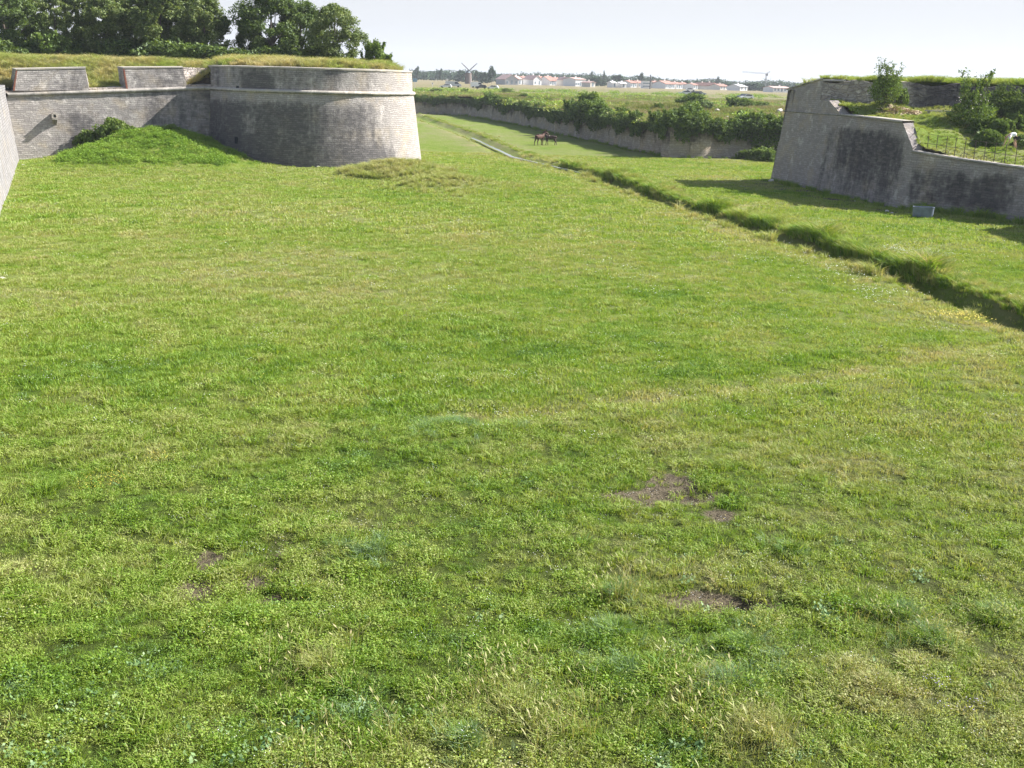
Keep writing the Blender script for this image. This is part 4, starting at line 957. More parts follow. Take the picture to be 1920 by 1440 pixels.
n = 500; xx = -5.8 + rng.normal(size=n) * 1.8; yy = 84 + rng.normal(size=n) * 2.6; X += list(xx); Y_ += list(yy); S_ += list(.3 + .35 * rng.random(n)); T_ += list(.6 + .2 * rng.random(n)); Z_ += [0] * n
# long weeds at the foot of the shaded bastion wall
for (p0, p1, den, hh) in [(A, B, 3.5, .62), (B, C, 9, .9), (C, (40, 63), 6, .8), (K, J, 1.5, .3)]:
    n = int(math.dist(p0, p1) * den); t_ = rng.random(n); L_ = math.dist(p0, p1); nx_, ny_ = (p1[1] - p0[1]) / L_, -(p1[0] - p0[0]) / L_; o_ = .1 + abs(rng.normal(size=n)) * .45
    X += list(p0[0] + (p1[0] - p0[0]) * t_ + nx_ * o_); Y_ += list(p0[1] + (p1[1] - p0[1]) * t_ + ny_ * o_); S_ += list(hh * (.5 + .6 * rng.random(n)) * (.4 + 1.2 * vnoise(t_ * L_, t_ * 0, 2, 2, 8))); T_ += list(.30 + .2 * rng.random(n)); Z_ += [0] * n
for (x0_, y0_), (dx_, dy_) in zip(Pt[::1], Dt[::1]):
    if y0_ > 118: continue
    for q in range(2):
        o_ = .08 + abs(rng.normal()) * .25; X.append(x0_ + dx_ * o_ + rng.normal() * .15); Y_.append(y0_ + dy_ * o_); S_.append(.12 + .35 * rng.random() * float(vnoise(x0_, y0_, 1.2, 2, 7))); T_.append(.35 + .35 * rng.random()); Z_.append(0)
# foot of the moat wall
for (p0, p1) in zip(CSP[2:17], CSP[3:18]):
    n = int(math.dist(p0, p1) * 2.0); t_ = rng.random(n); L_ = math.dist(p0, p1); nx_, ny_ = (p1[1] - p0[1]) / L_, -(p1[0] - p0[0]) / L_; o_ = .3 + abs(rng.normal(size=n)) * .4
    X += list(p0[0] + (p1[0] - p0[0]) * t_ + nx_ * o_); Y_ += list(p0[1] + (p1[1] - p0[1]) * t_ + ny_ * o_); S_ += list(.3 + .5 * rng.random(n)); T_ += list(.3 + .2 * rng.random(n)); Z_ += [0] * n
x = np.array(X); y = np.array(Y_); n = len(x)
scatter('tall_grass', np.stack([x, y, floor_z(x, y) - .02], 1), rng.random(n) * 6.28, S_, rng.integers(0, 6, n), T_, tcol, 'tall pale grass and weeds along the ditch, the mounds and the foot of the walls', 'tall grass')
M_DRY = leaf_mat('field_grass_blades', [(p, (c[0] * .74, c[1] * .66, c[2] * .95)) for p, c in GR], .3, .01, True)
dcol = pcol('field_grass_protos')
for s in range(6): proto(dcol, f'd{s}', blade_clump(130 + s, 46, .42, .40, .036, .5, .4), M_DRY)
# tops
def area_scatter(name, n, xr, yr, okf, zf, smin, smax, t0, t1, label, thin=None, pc=None):
    x = rng.uniform(*xr, n); y = rng.uniform(*yr, n); k_ = okf(x, y)
    x, y = x[k_], y[k_]; m__ = len(x)
    return scatter(name, np.stack([x, y, zf(x, y) - .03], 1), rng.random(m__) * 6.28, smin + (smax - smin) * rng.random(m__) * (.4 + vnoise(x, y, 2, 2)), rng.integers(0, 6, m__), t0 + (t1 - t0) * (vnoise(x, y, 2.2, 3, 6) * 1.4 - .2), pc or tcol, label, 'grass')
area_scatter('rampart_grass', 22000, (-66, -10), (98, 124), lambda x, y: inside_left(x, y) & (dpoly(x, y, [K] + TOW)[0] > 1.9), top_left_z, .3, 1.15, .5, 1.1, 'dry feathery grass on top of the left rampart and round tower')
area_scatter('terrace_grass', 9000, (24, 48), (66, 93), keep_t, terr_z, .14, .42, .42, .85, 'mown and drying grass on the bastion terraces')
area_scatter('bank_grass', 4500, (23, 50), (88, 104), keep_b, bank_z, .22, .95, .38, .75, 'long green grass on the bank above the rubble wall')
def okfield(x, y):
    return (y > cs_y(x) + 1.2) & (x / y > -.11) & (x / y < .28)
area_scatter('field_grass', 70000, (-40, 95), (127, 330), okfield, field_z, .5, 1.9, .30, 1.0, 'rough olive grassland on the slope beyond the moat', pc=dcol)
# low scrub on the field
scol = pcol('scrub_protos')
for s in range(3): proto(scol, f's{s}', herb_clump(500 + s, 170, 1.1, .55, .16), M_GRASS)
n = 5200; y = rng.uniform(128, 420, n); x = rng.uniform(-.12, .29, n) * y; k_ = okfield(x, y) & (vnoise(x, y / 1.0, 9, 4, 41) > .53) | (okfield(x, y) & (y < cs_y(x) + 7) & (rng.random(n) < .8))
x, y = x[k_], y[k_]; n = len(x)
scatter('field_scrub', np.stack([x, y, field_z(x, y) - .05], 1), rng.random(n) * 6.28, .6 + 1.3 * rng.random(n) ** 2, rng.integers(0, 3, n), .20 + .45 * rng.random(n), scol, 'low dark olive scrub and brambles scattered over the rough field', 'scrub')
# weeds on the big mound
wcol = pcol('weed_protos')
for s in range(4): proto(wcol, f'w{s}', herb_clump(200 + s, 110, .42, .36, .10), M_WEED)
n = 6500; x = rng.uniform(-42, -22, n); y = rng.uniform(86, 106, n); z = floor_z(x, y); d, s = dpoly(x, y, LEFTPATH); k_ = (z > .42 + .4 * vnoise(x, y, 1.5, 2)) & (s < 0) & (d > .2) & (rng.random(n) < .9)
x, y, z = x[k_], y[k_], z[k_]; n = len(x)
scatter('mound_weeds', np.stack([x, y, z - .03], 1), rng.random(n) * 6.28, .3 + .55 * rng.random(n) * (.4 + vnoise(x, y, 2, 2)), rng.integers(0, 4, n), vnoise(x, y, 1.5, 3), wcol, 'bright green nettles and weeds covering the big mound', 'weeds')
# broad leaved plants and pale flowers close to the camera
M_PALE = leaf_mat('mallow_leaves', [(0, (.08, .16, .06)), (.5, (.15, .25, .08)), (1, (.25, .34, .16))], .25, .02, True)
bcol = pcol('broadleaf_protos')
for s in range(3): proto(bcol, f'b{s}', herb_clump(300 + s, 14, .16, .12, .05), M_PALE)
X = []; Y_ = []
for (px, py, r, n) in [(1255, 1420, .3, 22), (730, 1345, .25, 8), (1295, 1395, .2, 6), (560, 1395, .7, 30), (440, 1380, .6, 22), (60, 1390, .8, 34), (170, 1330, .4, 12), (1500, 1420, .3, 10), (910, 1150, .3, 6), (1540, 1150, .3, 10), (1720, 1090, .25, 7), (300, 1270, .4, 12), (1020, 1290, .2, 5), (40, 1300, .4, 14)]:
    x, y, _ = gz(px, py); X += list(x + rng.normal(size=n) * r * .6); Y_ += list(y + rng.normal(size=n) * r * .6)
x, y = band(10, 24, .5); ok = floor_ok(x, y) & (vnoise(x, y, 2.2, 2, 19) > .55) & (np.abs(x) < 14); X += list(x[ok]); Y_ += list(y[ok])
x = np.array(X); y = np.array(Y_); n = len(x)
scatter('broadleaf_weeds', np.stack([x, y, floor_z(x, y)], 1), rng.random(n) * 6.28, .45 + .7 * rng.random(n), rng.integers(0, 3, n), rng.random(n), bcol, 'pale broad leaved plants among the near grass', 'weeds')
def petal_mat(name, c): return plain_mat(name, c, .6, .1, 4)
fcol = pcol('flower_protos')
r_ = np.random.default_rng(5)
for k_, c_ in enumerate([(.85, .85, .82), (.85, .85, .82), (.72, .6, .1), (.5, .42, .72)]):
    pts = np.stack([r_.normal(size=7) * .12, r_.normal(size=7) * .12, .07 + .05 * r_.random(7)], 1); proto(fcol, f'f{k_}', leaf_cloud(pts, .020, np.tile([0, 0, 1.0], (7, 1)), .8, 1.0), petal_mat(f'petal_{k_}', c_))
X = []; Y_ = []; I_ = []; S_ = []
for (y0, y1, dens, sc_) in [(10, 24, 1.5, .7), (24, 42, .8, 1.2), (42, 70, .3, 2.0)]:
    x, y = band(y0, y1, dens); ok = floor_ok(x, y) & (vnoise(x, y, 3.5, 3, 55) > .47 - .1 * (x > 0)); x, y = x[ok], y[ok]; X.append(x); Y_.append(y); S_.append(np.full(len(x), sc_)); I_.append(rng.choice([0, 1, 0, 1, 0, 1, 2], len(x)))
for (px, py, r, n, c_) in [(1560, 515, 3.6, 36, 0), (1640, 545, 2.8, 30, 0), (1500, 490, 2.4, 14, 0), (1800, 600, .8, 40, 2), (1780, 1310, .45, 12, 3), (200, 905, .5, 34, 2), (300, 860, .5, 16, 2), (1370, 720, 1.2, 26, 2), (1700, 480, 2.2, 80, 0)]:
    x, y, _ = gz(px, py); X.append(x + rng.normal(size=n) * r * .5); Y_.append(y + rng.normal(size=n) * r * .5); I_.append(np.full(n, c_)); S_.append(np.full(n, 2.2 if py < 700 else .8))
x = np.concatenate(X); y = np.concatenate(Y_); I_ = [np.concatenate(I_)]; S_ = [np.concatenate(S_)]; k_ = ditch_d(x, y)[0] > 1.3; x, y, I_, S_ = x[k_], y[k_], [I_[0][k_]], [S_[0][k_]]; n = len(x)
scatter('meadow_flowers', np.stack([x, y, floor_z(x, y) + .02], 1), rng.random(n) * 6.28, np.concatenate(S_), np.concatenate(I_), np.zeros(n), fcol, 'tiny white, yellow and mauve flowers dotted through the grass', 'flowers')

# crumbs of soil, dead stalks and pebbles on the bare patches
P_ = []; 
for (sx, sy, rx, ry, w) in SOILS:
    n = int(420 * rx * ry * 3 + 60); x = sx + rng.normal(size=n) * rx * .62; y = sy + rng.normal(size=n) * ry * .62; P_.append(np.stack([x, y, floor_z(x, y) + .008 + .012 * rng.random(n)], 1))
P_ = np.concatenate(P_); tag(obj('soil_crumbs', mesh_np('soil_crumbs', *leaf_cloud(P_, .022, np.tile([0, 0, 1.], (len(P_), 1)), .3, 1.3), plain_mat('dry_soil', (.20, .165, .115), .95, .6, 14, coord='Generated'))), 'crumbs of dry soil and dead stalks on the bare patches of the meadow', 'soil', kind='stuff')
# ------------------------------------------------------------------ objects on the right bastion
# iron fence
fn = empty('iron_fence', (0, 0, 0), label='thin rusty iron fence along the low wall on the right', cat='fence')
L0 = (27.75, 78.45); L1 = (32.9, 72.75)
posts = [along(L0, L1, 4.3, px) for px in (1739, 1756, 1774, 1791, 1809, 1828, 1847, 1866, 1886, 1906, 1927, 1949, 1972)]
def rz_(x): return float(np.interp(x, [27, 29.5, 32.5, 36], [3.98, 3.66, 3.38, 3.15]))
for k, (x, y) in enumerate(posts):
    z = rz_(x); mb = MB(); mb.tube((x, y, z - .1), (x + .01, y, z + 1.28), .026, .02, 6); mb.obj('post', M_IRON, fn)
    if k % 2 == 0 and k > 0:
        mb = MB(); d_ = Vector((.665, -.747, 0)) * .2; c_ = Vector((x, y, z)); mb.path([c_ + d_ + Vector((0, 0, -.05)), c_ + d_ + Vector((0, 0, .28)), c_ + d_ * .4 + Vector((0, 0, .36)), c_ - d_ * .4 + Vector((0, 0, .36)), c_ - d_ + Vector((0, 0, .28)), c_ - d_ + Vector((0, 0, -.05))], .017, 5); mb.obj('hoop', M_IRON, fn)
for hz, r in ((.62, .016), (1.24, .011), (.18, .010)):
    mb = MB(); mb.path([(x, y, rz_(x) + hz) for x, y in posts], r, 5); mb.obj('rail', M_IRON, fn)
x0, y0 = posts[0]; e1 = onplane(A, B, BT, 1711, 279); e2 = onplane(A, B, BT, 1717, 268)
mb = MB(); mb.path([tuple(e1), (e2.x + .3, e2.y - .2, e2.z + .02), (x0, y0, rz_(x0) + .62)], .018, 5); mb.obj('end_rail', M_IRON, fn)
mb = MB(); e3 = onplane(A, B, BT, 1706, 258); mb.path([tuple(e3), (e3.x + .25, e3.y - .1, e3.z + .35)], .016, 5); mb.obj('bracket', M_IRON, fn)

# clipped bush
def dense_bush(rx, ry, rz, n, leaf, seed, mat, blob=.16):
    r_ = np.random.default_rng(seed); d_ = r_.normal(size=(n, 3)); d_ /= np.linalg.norm(d_, axis=1)[:, None]
    rr = (.86 + .14 * r_.random(n)) * (1 + blob * (vnoise(d_[:, 0] * 3 + 3, d_[:, 2] * 3 + d_[:, 1], 1, 3) - .5))
    P_ = d_ * rr[:, None] * np.array([rx, ry, rz]); P_[:, 2] = np.maximum(P_[:, 2], -rz * .8) + rz * .8
    return leaf_cloud(P_, leaf, d_, .35)
cb_ = empty('clipped_bush', (32.75, 80.1, float(terr_z(32.75, 80.1)) - .03), 0, 'rounded clipped green bush behind the iron fence, left of the stooping person', 'bush')
VF = dense_bush(1.02, .95, .80, 9000, .07, 4, M_SHRUB, .1); obj('leaves', mesh_np('clipped_leaves', *VF, M_SHRUB), cb_)
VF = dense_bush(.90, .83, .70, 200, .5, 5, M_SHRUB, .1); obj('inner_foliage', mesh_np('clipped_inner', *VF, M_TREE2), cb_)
mb = MB(); mb.path([(0, 0, -.2), (.02, 0, .3), (0, .05, .8)], [.08, .06, .03], 6); mb.obj('stem', M_BARK, cb_)
x_, y_ = gy(1872, 245, 82)[:2]; cb2 = empty('round_shrub', (x_, y_, float(terr_z(x_, y_)) + .1), 0, 'smaller green shrub between the clipped bush and the stooping person', 'shrub')
VF = dense_bush(.65, .6, .55, 4500, .08, 9, M_SHRUB, .3); obj('leaves', mesh_np('round_shrub_leaves', *VF, M_SHRUB), cb2)
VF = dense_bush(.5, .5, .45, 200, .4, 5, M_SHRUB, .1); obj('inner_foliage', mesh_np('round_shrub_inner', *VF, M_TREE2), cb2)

# trees on the terrace
def zt_(x, y): return float(terr_z(np.array(x), np.array(y)))
def fan_tree(name, seed, h, ang, nbr, per, low_r, low_h, low_n, leaf, mat, spread=.13):
    r_ = np.random.default_rng(seed); PL = []; mb = MB()
    mb.path([(0, 0, -.3), (0, 0, .35)], [.09, .075], 7)
    for k in range(nbr):
        a_ = k * 2.4 + r_.random(); tl = math.tan(rad(ang * (.15 + .85 * r_.random()))); L_ = h * (.55 + .45 * r_.random()) * (1 - .25 * tl)
        tip = np.array([math.cos(a_) * tl * L_, math.sin(a_) * tl * L_, L_]); md = tip * .5 + np.array([math.cos(a_), math.sin(a_), 0]) * .12
        mb.path([(0, 0, .2), tuple(md), tuple(tip)], [.035, .02, .006], 5)
        f = lambda t_: (1 - t_) ** 2 * np.array([0, 0, .2]) + 2 * t_ * (1 - t_) * (md * 1.3) + t_ * t_ * tip
        for q in range(6):   # side twigs
            b0 = f(.3 + .68 * r_.random()); tw = np.array([r_.normal() * .32, r_.normal() * .32, .22 + .3 * r_.random()]); mb.path([tuple(b0), tuple(b0 + tw)], [.01, .004], 3)
            t_ = r_.random(per // 8)[:, None]; PL.append(b0 + tw * t_ + r_.normal(size=(len(t_), 3)) * spread * .6)
        t_ = (.25 + .75 * r_.random(per // 3)); PL.append(np.array([f(v) for v in t_]) + r_.normal(size=(len(t_), 3)) * spread * (1.35 - t_)[:, None])
    d_ = r_.normal(size=(low_n, 3)); d_ /= np.linalg.norm(d_, axis=1)[:, None]; lum = 1 + .5 * (vnoise(d_[:, 0] * 2.2 + 5, d_[:, 2] * 2.2 + d_[:, 1] * 1.7, 1, 3, seed) - .5) * 2
    PL.append(d_ * (r_.random(low_n) ** .33 * lum)[:, None] * np.array([low_r, low_r, low_h * .5]) + np.array([0, 0, low_h * .55]))
    P_ = np.concatenate(PL); P_[:, 2] = np.abs(P_[:, 2]); o_ = rand_dirs(len(P_)) * .6 + np.array([0, 0, .5])
    return mesh_np(name + '_crown', *leaf_cloud(P_, leaf, o_, .5), mat), mb.mesh(name + '_trunk', M_BARK, True)
T1 = fan_tree('small_pear', 54, 3.9, 22, 20, 110, 1.25, 2.2, 4200, .085, M_SHRUB)
x_, y_ = 28.2, 89.4; place_tree('small_tree', T1, (x_, y_, zt_(x_, y_) - .05), .5, (1.0, 1.0, .94), 'small bushy tree with an open top in front of the rubble wall', 'tree')
T2 = fan_tree('apple', 61, 4.5, 24, 15, 150, 1.65, 1.8, 4500, .10, M_SHRUB)
x_, y_ = gy(1822, 210, 84.5)[:2]; place_tree('fruit_tree', T2, (x_, y_, zt_(x_, y_) - .05), 1.5, (1.0, 1.0, 1.0), 'spreading fruit tree with pale blossom right of the plank bench', 'tree')
T3 = fan_tree('fig', 63, 4.1, 30, 24, 190, 2.3, 2.9, 8000, .12, M_TREE2, .17)
for (px, Y, s, rz, lab) in [(1880, 88, .66, 0, 'dark broad leaved tree behind the fruit tree, near the right edge'), (1930, 86, .7, 2, 'dark tree cut by the right edge of the photo'), (1852, 90.3, .42, 4, 'low dark tree in the shade against the rubble wall')]:
    x_ = gy(px, 200, Y)[0]; place_tree('garden_tree', T3, (x_, Y, zt_(x_, Y) - .05), rz, s, lab, 'tree', 'dark trees at the right edge')
x_, y_ = gy(1690, 190, 90)[:2]
place_shrub('wall_shrub', SH[0], (x_ + .1, 90.1, zt_(x_, 90.1) - .1), 1, (.55, .4, .75), 'low yellowish bush against the rubble wall beside the small tree', 'bush')
for (px, py, Y, s, lab) in [(1840, 210, 82.8, .75, 'green undergrowth bush at the foot of the fruit tree'), (1890, 228, 83.5, .6, 'bush on the slope above the stooping person'), (1912, 215, 84.5, .8, 'bush on the slope at the right edge of the photo'), (1935, 262, 79.5, .7, 'dark bush to the right of the stooping person')]:
    x_ = gy(px, py, Y)[0]; place_shrub('terrace_bush', SH[1 if Y < 80 else 2], (x_, Y, zt_(x_, Y) - .1), Y, (s, s, s * .75), lab, 'bush')
# blossom on the fruit tree
bl = rand_dirs(110) * np.array([1.35, 1.35, 1.1]) + np.array([0, 0, 1.4]); bl = bl[bl[:, 2] > .5]
ft = [o for o in COL.objects if o.name.startswith('fruit_tree')][0]
obj('blossom', mesh_np('blossom', *leaf_cloud(bl, .09, None, 0, 1), petal_mat('blossom_petals', (.72, .62, .58))), ft)
# plank bench
bx_, by_ = gy(1759, 210, 87.6)[:2]; bz = zt_(bx_, by_)
bn = empty('plank_bench', (bx_, by_, bz), rad(-6), 'low weathered plank bench on the upper terrace, left of the fruit tree', 'bench')
M_WOOD = plain_mat('grey_wood', (.26, .25, .24), .8, .3, 8)
mb = MB(); mb.box((0, 0, .34), (1.9, .5, .07)); mb.obj('seat', M_WOOD, bn, bevel=.01)
for sx in (-.7, .7): mb = MB(); mb.box((sx, 0, .14), (.12, .4, .34)); mb.obj('leg', M_WOOD, bn)
# straw patch
n = 900; x = gy(1700, 204, 87)[0] + rng.normal(size=n) * .75; y = 88.2 + rng.normal(size=n) * .35
P_ = np.stack([x, y, terr_z(x, y) + .03 + .04 * rng.random(n)], 1)
tag(obj('cut_straw', mesh_np('cut_straw', *leaf_cloud(P_, .16, np.tile([0, 0, 1.], (n, 1)), .7, 2.2), plain_mat('straw', (.5, .40, .26), .9, .3, 3))), 'dry straw raked on the upper terrace near the bench', 'straw', kind='stuff')
# galvanised trough
tx, ty, _ = gz(1731, 409, 0); M_ZINC = plain_mat('galvanised_steel', (.15, .18, .225), .55, .25, 3)
tr_ = empty('water_trough', (tx, ty + .15, float(floor_z(tx, ty)) - .01), rad(-12), 'galvanised oval water trough at the foot of the shaded bastion wall', 'trough')
mb = MB(); n = 28; Lx, Ly, Ht, th = .66, .38, .62, .03
def oval(k, s=1, z=0):
    a_ = 2 * math.pi * k / n; c_, s__ = math.cos(a_), math.sin(a_); return Vector((math.copysign(abs(c_) ** .6, c_) * Lx * s, math.copysign(abs(s__) ** .8, s__) * Ly * s, z))
for k in range(n):
    j = (k + 1) % n
    for (sa, za, sb, zb) in ((.95, 0, 1, Ht), (1.03, Ht, 1.03, Ht + .03), (1, Ht, 1.03, Ht), (1.03, Ht + .03, .95, Ht + .03), (.95, Ht + .03, .92, .1)):
        mb.quad([oval(k, sa, za), oval(j, sa, za), oval(j, sb, zb), oval(k, sb, zb)])
mb.quad([oval(k, .95, 0) for k in range(n)][::-1]); mb.obj('tub', M_ZINC, tr_)
mb = MB(); mb.quad([oval(k, .945, .5) for k in range(n)]); mb.obj('water', M_WATER, tr_)

# loose stones
def rock(name, loc, s, seed, label, mat, cat='stone', group=None):
    bm = bmesh.new(); bmesh.ops.create_icosphere(bm, subdivisions=2, radius=1); r_ = random.Random(seed)
    for v in bm.verts:
        k_ = 1 + .28 * (r_.random() - .5); v.co = Vector((v.co.x * s[0] * k_, v.co.y * s[1] * k_, v.co.z * s[2] * k_))
    me = bpy.data.meshes.new(name); bm.to_mesh(me); bm.free(); me.materials.append(mat); o = obj(name, me); o.location = loc; o.rotation_euler.z = seed; return tag(o, label, cat, group)
M_ROCK = plain_mat('pale_limestone', (.55, .50, .45), .9, .15, 5, bump=.4)
for (px, py, s, lab) in [(3, 524, .16, 'white stone at the left edge of the meadow'), (44, 315, .16, 'small white stone near the foot of the curtain wall corner'), (598, 315, .3, 'pale flat stone at the foot of the round tower'), (1663, 396, .2, 'loose pale stone near the trough'), (1672, 401, .14, 'smaller stone beside the trough'), (1605, 378, .15, 'stone on the bare earth below the bastion'), (1448, 341, .35, 'pale stone at the corner of the bastion')]:
    x, y, _ = gz(px, py); rock('stone', (x, y, float(floor_z(x, y)) + s * .2), (s, s * .7, s * .45), px, lab, M_ROCK)
for (px, Y, s, lab) in [(1363, 158, .5, 'flat grey stone left of the pair of white blocks on the field'), (1392, 160, .55, 'left one of the pair of white blocks on the field'), (1408, 160, .6, 'right one of the pair of white blocks on the field'), (1424, 157, .5, 'stone at the right end of the row of blocks on the field'), (1344, 182, .5, 'pale stone in the hollow of the field'), (1401, 172, .55, 'pale slab lying alone above the row of blocks'), (1462, 178, .8, 'pale rock near the edge of the bastion, far out on the field')]:
    x = gy(px, 215, Y)[0]; rock('field_stone', (x, Y, float(field_z(x, Y)) + .35), (s, s * .6, s * .5), px, lab, M_ROCK)

# ------------------------------------------------------------------ skinned figures
def skin_obj(name, nodes, edges, mat, parent=None, root=0, sub=2):
    me = bpy.data.meshes.new(name); me.from_pydata([n_[0] for n_ in nodes], edges, []); o = obj(name, me, parent)
    sk = o.modifiers.new('skin', 'SKIN'); sk.use_smooth_shade = True; sk.branch_smoothing = .3
    for i, n_ in enumerate(nodes):
        r = n_[1]; me.skin_vertices[0].data[i].radius = r if hasattr(r, '__len__') else (r, r)
    me.skin_vertices[0].data[root].use_root = True
    s = o.modifiers.new('sub', 'SUBSURF'); s.levels = s.render_levels = sub
    me.materials.append(mat); return o
def donkey(loc, rz, coat, label, headturn=0.0, scale=1.0):
    """faces +X; withers at 1.2 m"""
    e = empty('donkey', loc, rz, label, 'donkey', 'donkeys grazing in the moat'); e.scale = (scale,) * 3
    nd = [((-.10, 0, .98), (.27, .26)), ((.28, 0, .98), (.25, .24)), ((.52, 0, 1.05), (.20, .20)), ((-.50, 0, 1.02), (.25, .24)), ((-.70, 0, 1.02), (.16, .17)),
          ((.70, .02 + headturn * .1, 1.24), (.135, .16)), ((.86, .02 + headturn * .3, 1.40), (.11, .13)), ((.98, headturn * .5, 1.38), (.12, .11)), ((1.16, headturn * .75, 1.18), (.085, .08)), ((1.25, headturn * .9, 1.06), (.075, .065))]
    ed = [(0, 1), (1, 2), (0, 3), (3, 4), (2, 5), (5, 6), (6, 7), (7, 8), (8, 9)]
    def leg(att, pts):
        p = att
        for q in pts: nd.append(q); ed.append((p, len(nd) - 1)); p = len(nd) - 1
    for sy in (1, -1):
        st = .06 * sy
        leg(2, [((.46, .15 * sy, .80), .115), ((.47 + st, .15 * sy, .50), .062), ((.46 + st * 1.6, .15 * sy, .26), .042), ((.47 + st * 2, .15 * sy, .08), .045), ((.50 + st * 2, .15 * sy, .01), .055)])
        leg(3, [((-.56, .15 * sy, .84), .15), ((-.50 - st, .15 * sy, .62), .095), ((-.66 - st, .15 * sy, .42), .055), ((-.63 - st * 2, .15 * sy, .20), .040), ((-.62 - st * 2, .15 * sy, .07), .044), ((-.58 - st * 2, .15 * sy, .01), .055)])
    leg(4, [((-.80, 0, .95), .035), ((-.84, 0, .70), .025), ((-.83, 0, .45), .05)])
    skin_obj('body', nd, ed, coat, e)
    for sy in (1, -1):
        x0, y0, z0 = .93, headturn * .4 + .06 * sy, 1.47
        skin_obj('ear', [((x0, y0, z0), (.025, .03)), ((x0 - .05, y0 + .05 * sy, z0 + .13), (.045, .025)), ((x0 - .09, y0 + .08 * sy, z0 + .28), .012)], [(0, 1), (1, 2)], coat, e)
    skin_obj('muzzle', [((1.22, headturn * .86, 1.09), (.082, .072)), ((1.29, headturn * .95, 1.01), (.07, .06))], [(0, 1)], M_MUZ, e)
    mb = MB()
    for k in range(60):
        t_ = k / 59; x = .55 + .38 * t_; z = 1.22 + .32 * t_; y = headturn * .35 * t_; mb.quad([(x - .02, y, z), (x + .02, y, z), (x + .01, y + random.uniform(-.05, .05), z + .09), (x - .03, y + random.uniform(-.05, .05), z + .08)])
    mb.obj('mane', coat, e)
    return e
M_MUZ = plain_mat('pale_muzzle', (.65, .60, .55), .8, .1, 10)
M_DK1 = plain_mat('brown_coat', (.07, .032, .02), .75, .45, 3.5); M_DK2 = plain_mat('dark_brown_coat', (.055, .032, .028), .75, .35, 3.5)
x, y, _ = gz(1010, 272); donkey((x + .1, y, float(floor_z(x, y))), rad(52), M_DK1, 'reddish brown shaggy donkey seen from behind, the left one of the pair in the moat', -.45, 1.12)
x, y, _ = gz(1030, 271.5); donkey((x + .15, y, float(floor_z(x, y))), rad(172), M_DK2, 'dark brown donkey seen side on facing the other, the right one of the pair', .1, 1.0)

# stooping person (faces -X, side on)
M_SKIN = plain_mat('skin', (.50, .30, .21), .6, .08, 10); M_SHIRT = plain_mat('white_shirt', (.78, .78, .80), .8, .05, 6); M_SHORT = plain_mat('dark_shorts', (.035, .035, .045), .8, .2, 6); M_HAIR = plain_mat('brown_hair', (.05, .032, .022), .7, .2, 20)
px_, py_ = gy(1898, 262, 78.3)[:2]
pe = empty('person', (px_, py_, zt_(px_, py_)), rad(8), 'person in a white shirt and dark shorts stooping over the grass beyond the fence', 'person')
nd = [((.28, 0, .90), (.15, .13)), ((.10, 0, .98), (.13, .14)), ((-.12, 0, .98), (.12, .16)), ((-.28, 0, .92), (.09, .16)), ((-.38, 0, .86), (.055, .055)), ((-.46, 0, .80), (.09, .075)), ((-.56, 0, .72), (.085, .07))]
ed = [(0, 1), (1, 2), (2, 3), (3, 4), (4, 5), (5, 6)]
def limb(att, pts):
    p = att
    for q in pts: nd.append(q); ed.append((p, len(nd) - 1)); p = len(nd) - 1
for sy in (1, -1):
    limb(0, [((.26, .10 * sy, .80), .105), ((.20 + .10 * sy, .11 * sy, .46), .068), ((.30 + .12 * sy, .11 * sy, .22), .055), ((.30 + .14 * sy, .11 * sy, .06), .04), ((.17 + .14 * sy, .12 * sy, .02), .038)])
    limb(3, [((-.30, .19 * sy, .86), .062), ((-.33 - .03 * sy, .21 * sy, .60), .042), ((-.42 - .05 * sy, .16 * sy, .36), .03), ((-.46 - .05 * sy, .14 * sy, .28), (.028, .04))])
skin_obj('body', nd, ed, M_SKIN, pe)
skin_obj('shirt', [((.22, 0, .93), (.165, .165)), ((.08, 0, 1.0), (.15, .175)), ((-.12, 0, 1.0), (.14, .185)), ((-.28, 0, .94), (.11, .18)), ((-.31, .19, .83), .08), ((-.33, .21, .68), .068), ((-.31, -.19, .83), .08), ((-.33, -.21, .68), .068)], [(0, 1), (1, 2), (2, 3), (3, 4), (4, 5), (3, 6), (6, 7)], M_SHIRT, pe)
skin_obj('shorts', [((.30, 0, .89), (.17, .15)), ((.26, .10, .78), .125), ((.24, .115, .58), .10), ((.26, -.10, .78), .125), ((.18, -.115, .58), .10)], [(0, 1), (1, 2), (0, 3), (3, 4)], M_SHORT, pe)
skin_obj('hair', [((-.47, 0, .84), (.10, .085)), ((-.55, 0, .78), (.085, .08))], [(0, 1)], M_HAIR, pe)
for sy in (1, -1):
    hx, hy, hz = -.46 - .05 * sy, .14 * sy, .28
    for f_ in range(5):
        a_ = (f_ - 2) * .018; mb_ = [((hx, hy + a_, hz), .009), ((hx - .03, hy + a_ * 1.3, hz - .05 - .005 * (2 - abs(f_ - 2))), .009), ((hx - .02, hy + a_ * 1.3, hz - .085), .007)]
        if f_ == 4: mb_ = [((hx, hy + .02, hz + .02), .010), ((hx - .01, hy + .055, hz - .02), .010), ((hx - .01, hy + .06, hz - .05), .008)]
        skin_obj('finger', mb_, [(0, 1), (1, 2)], M_SKIN, pe, sub=1)

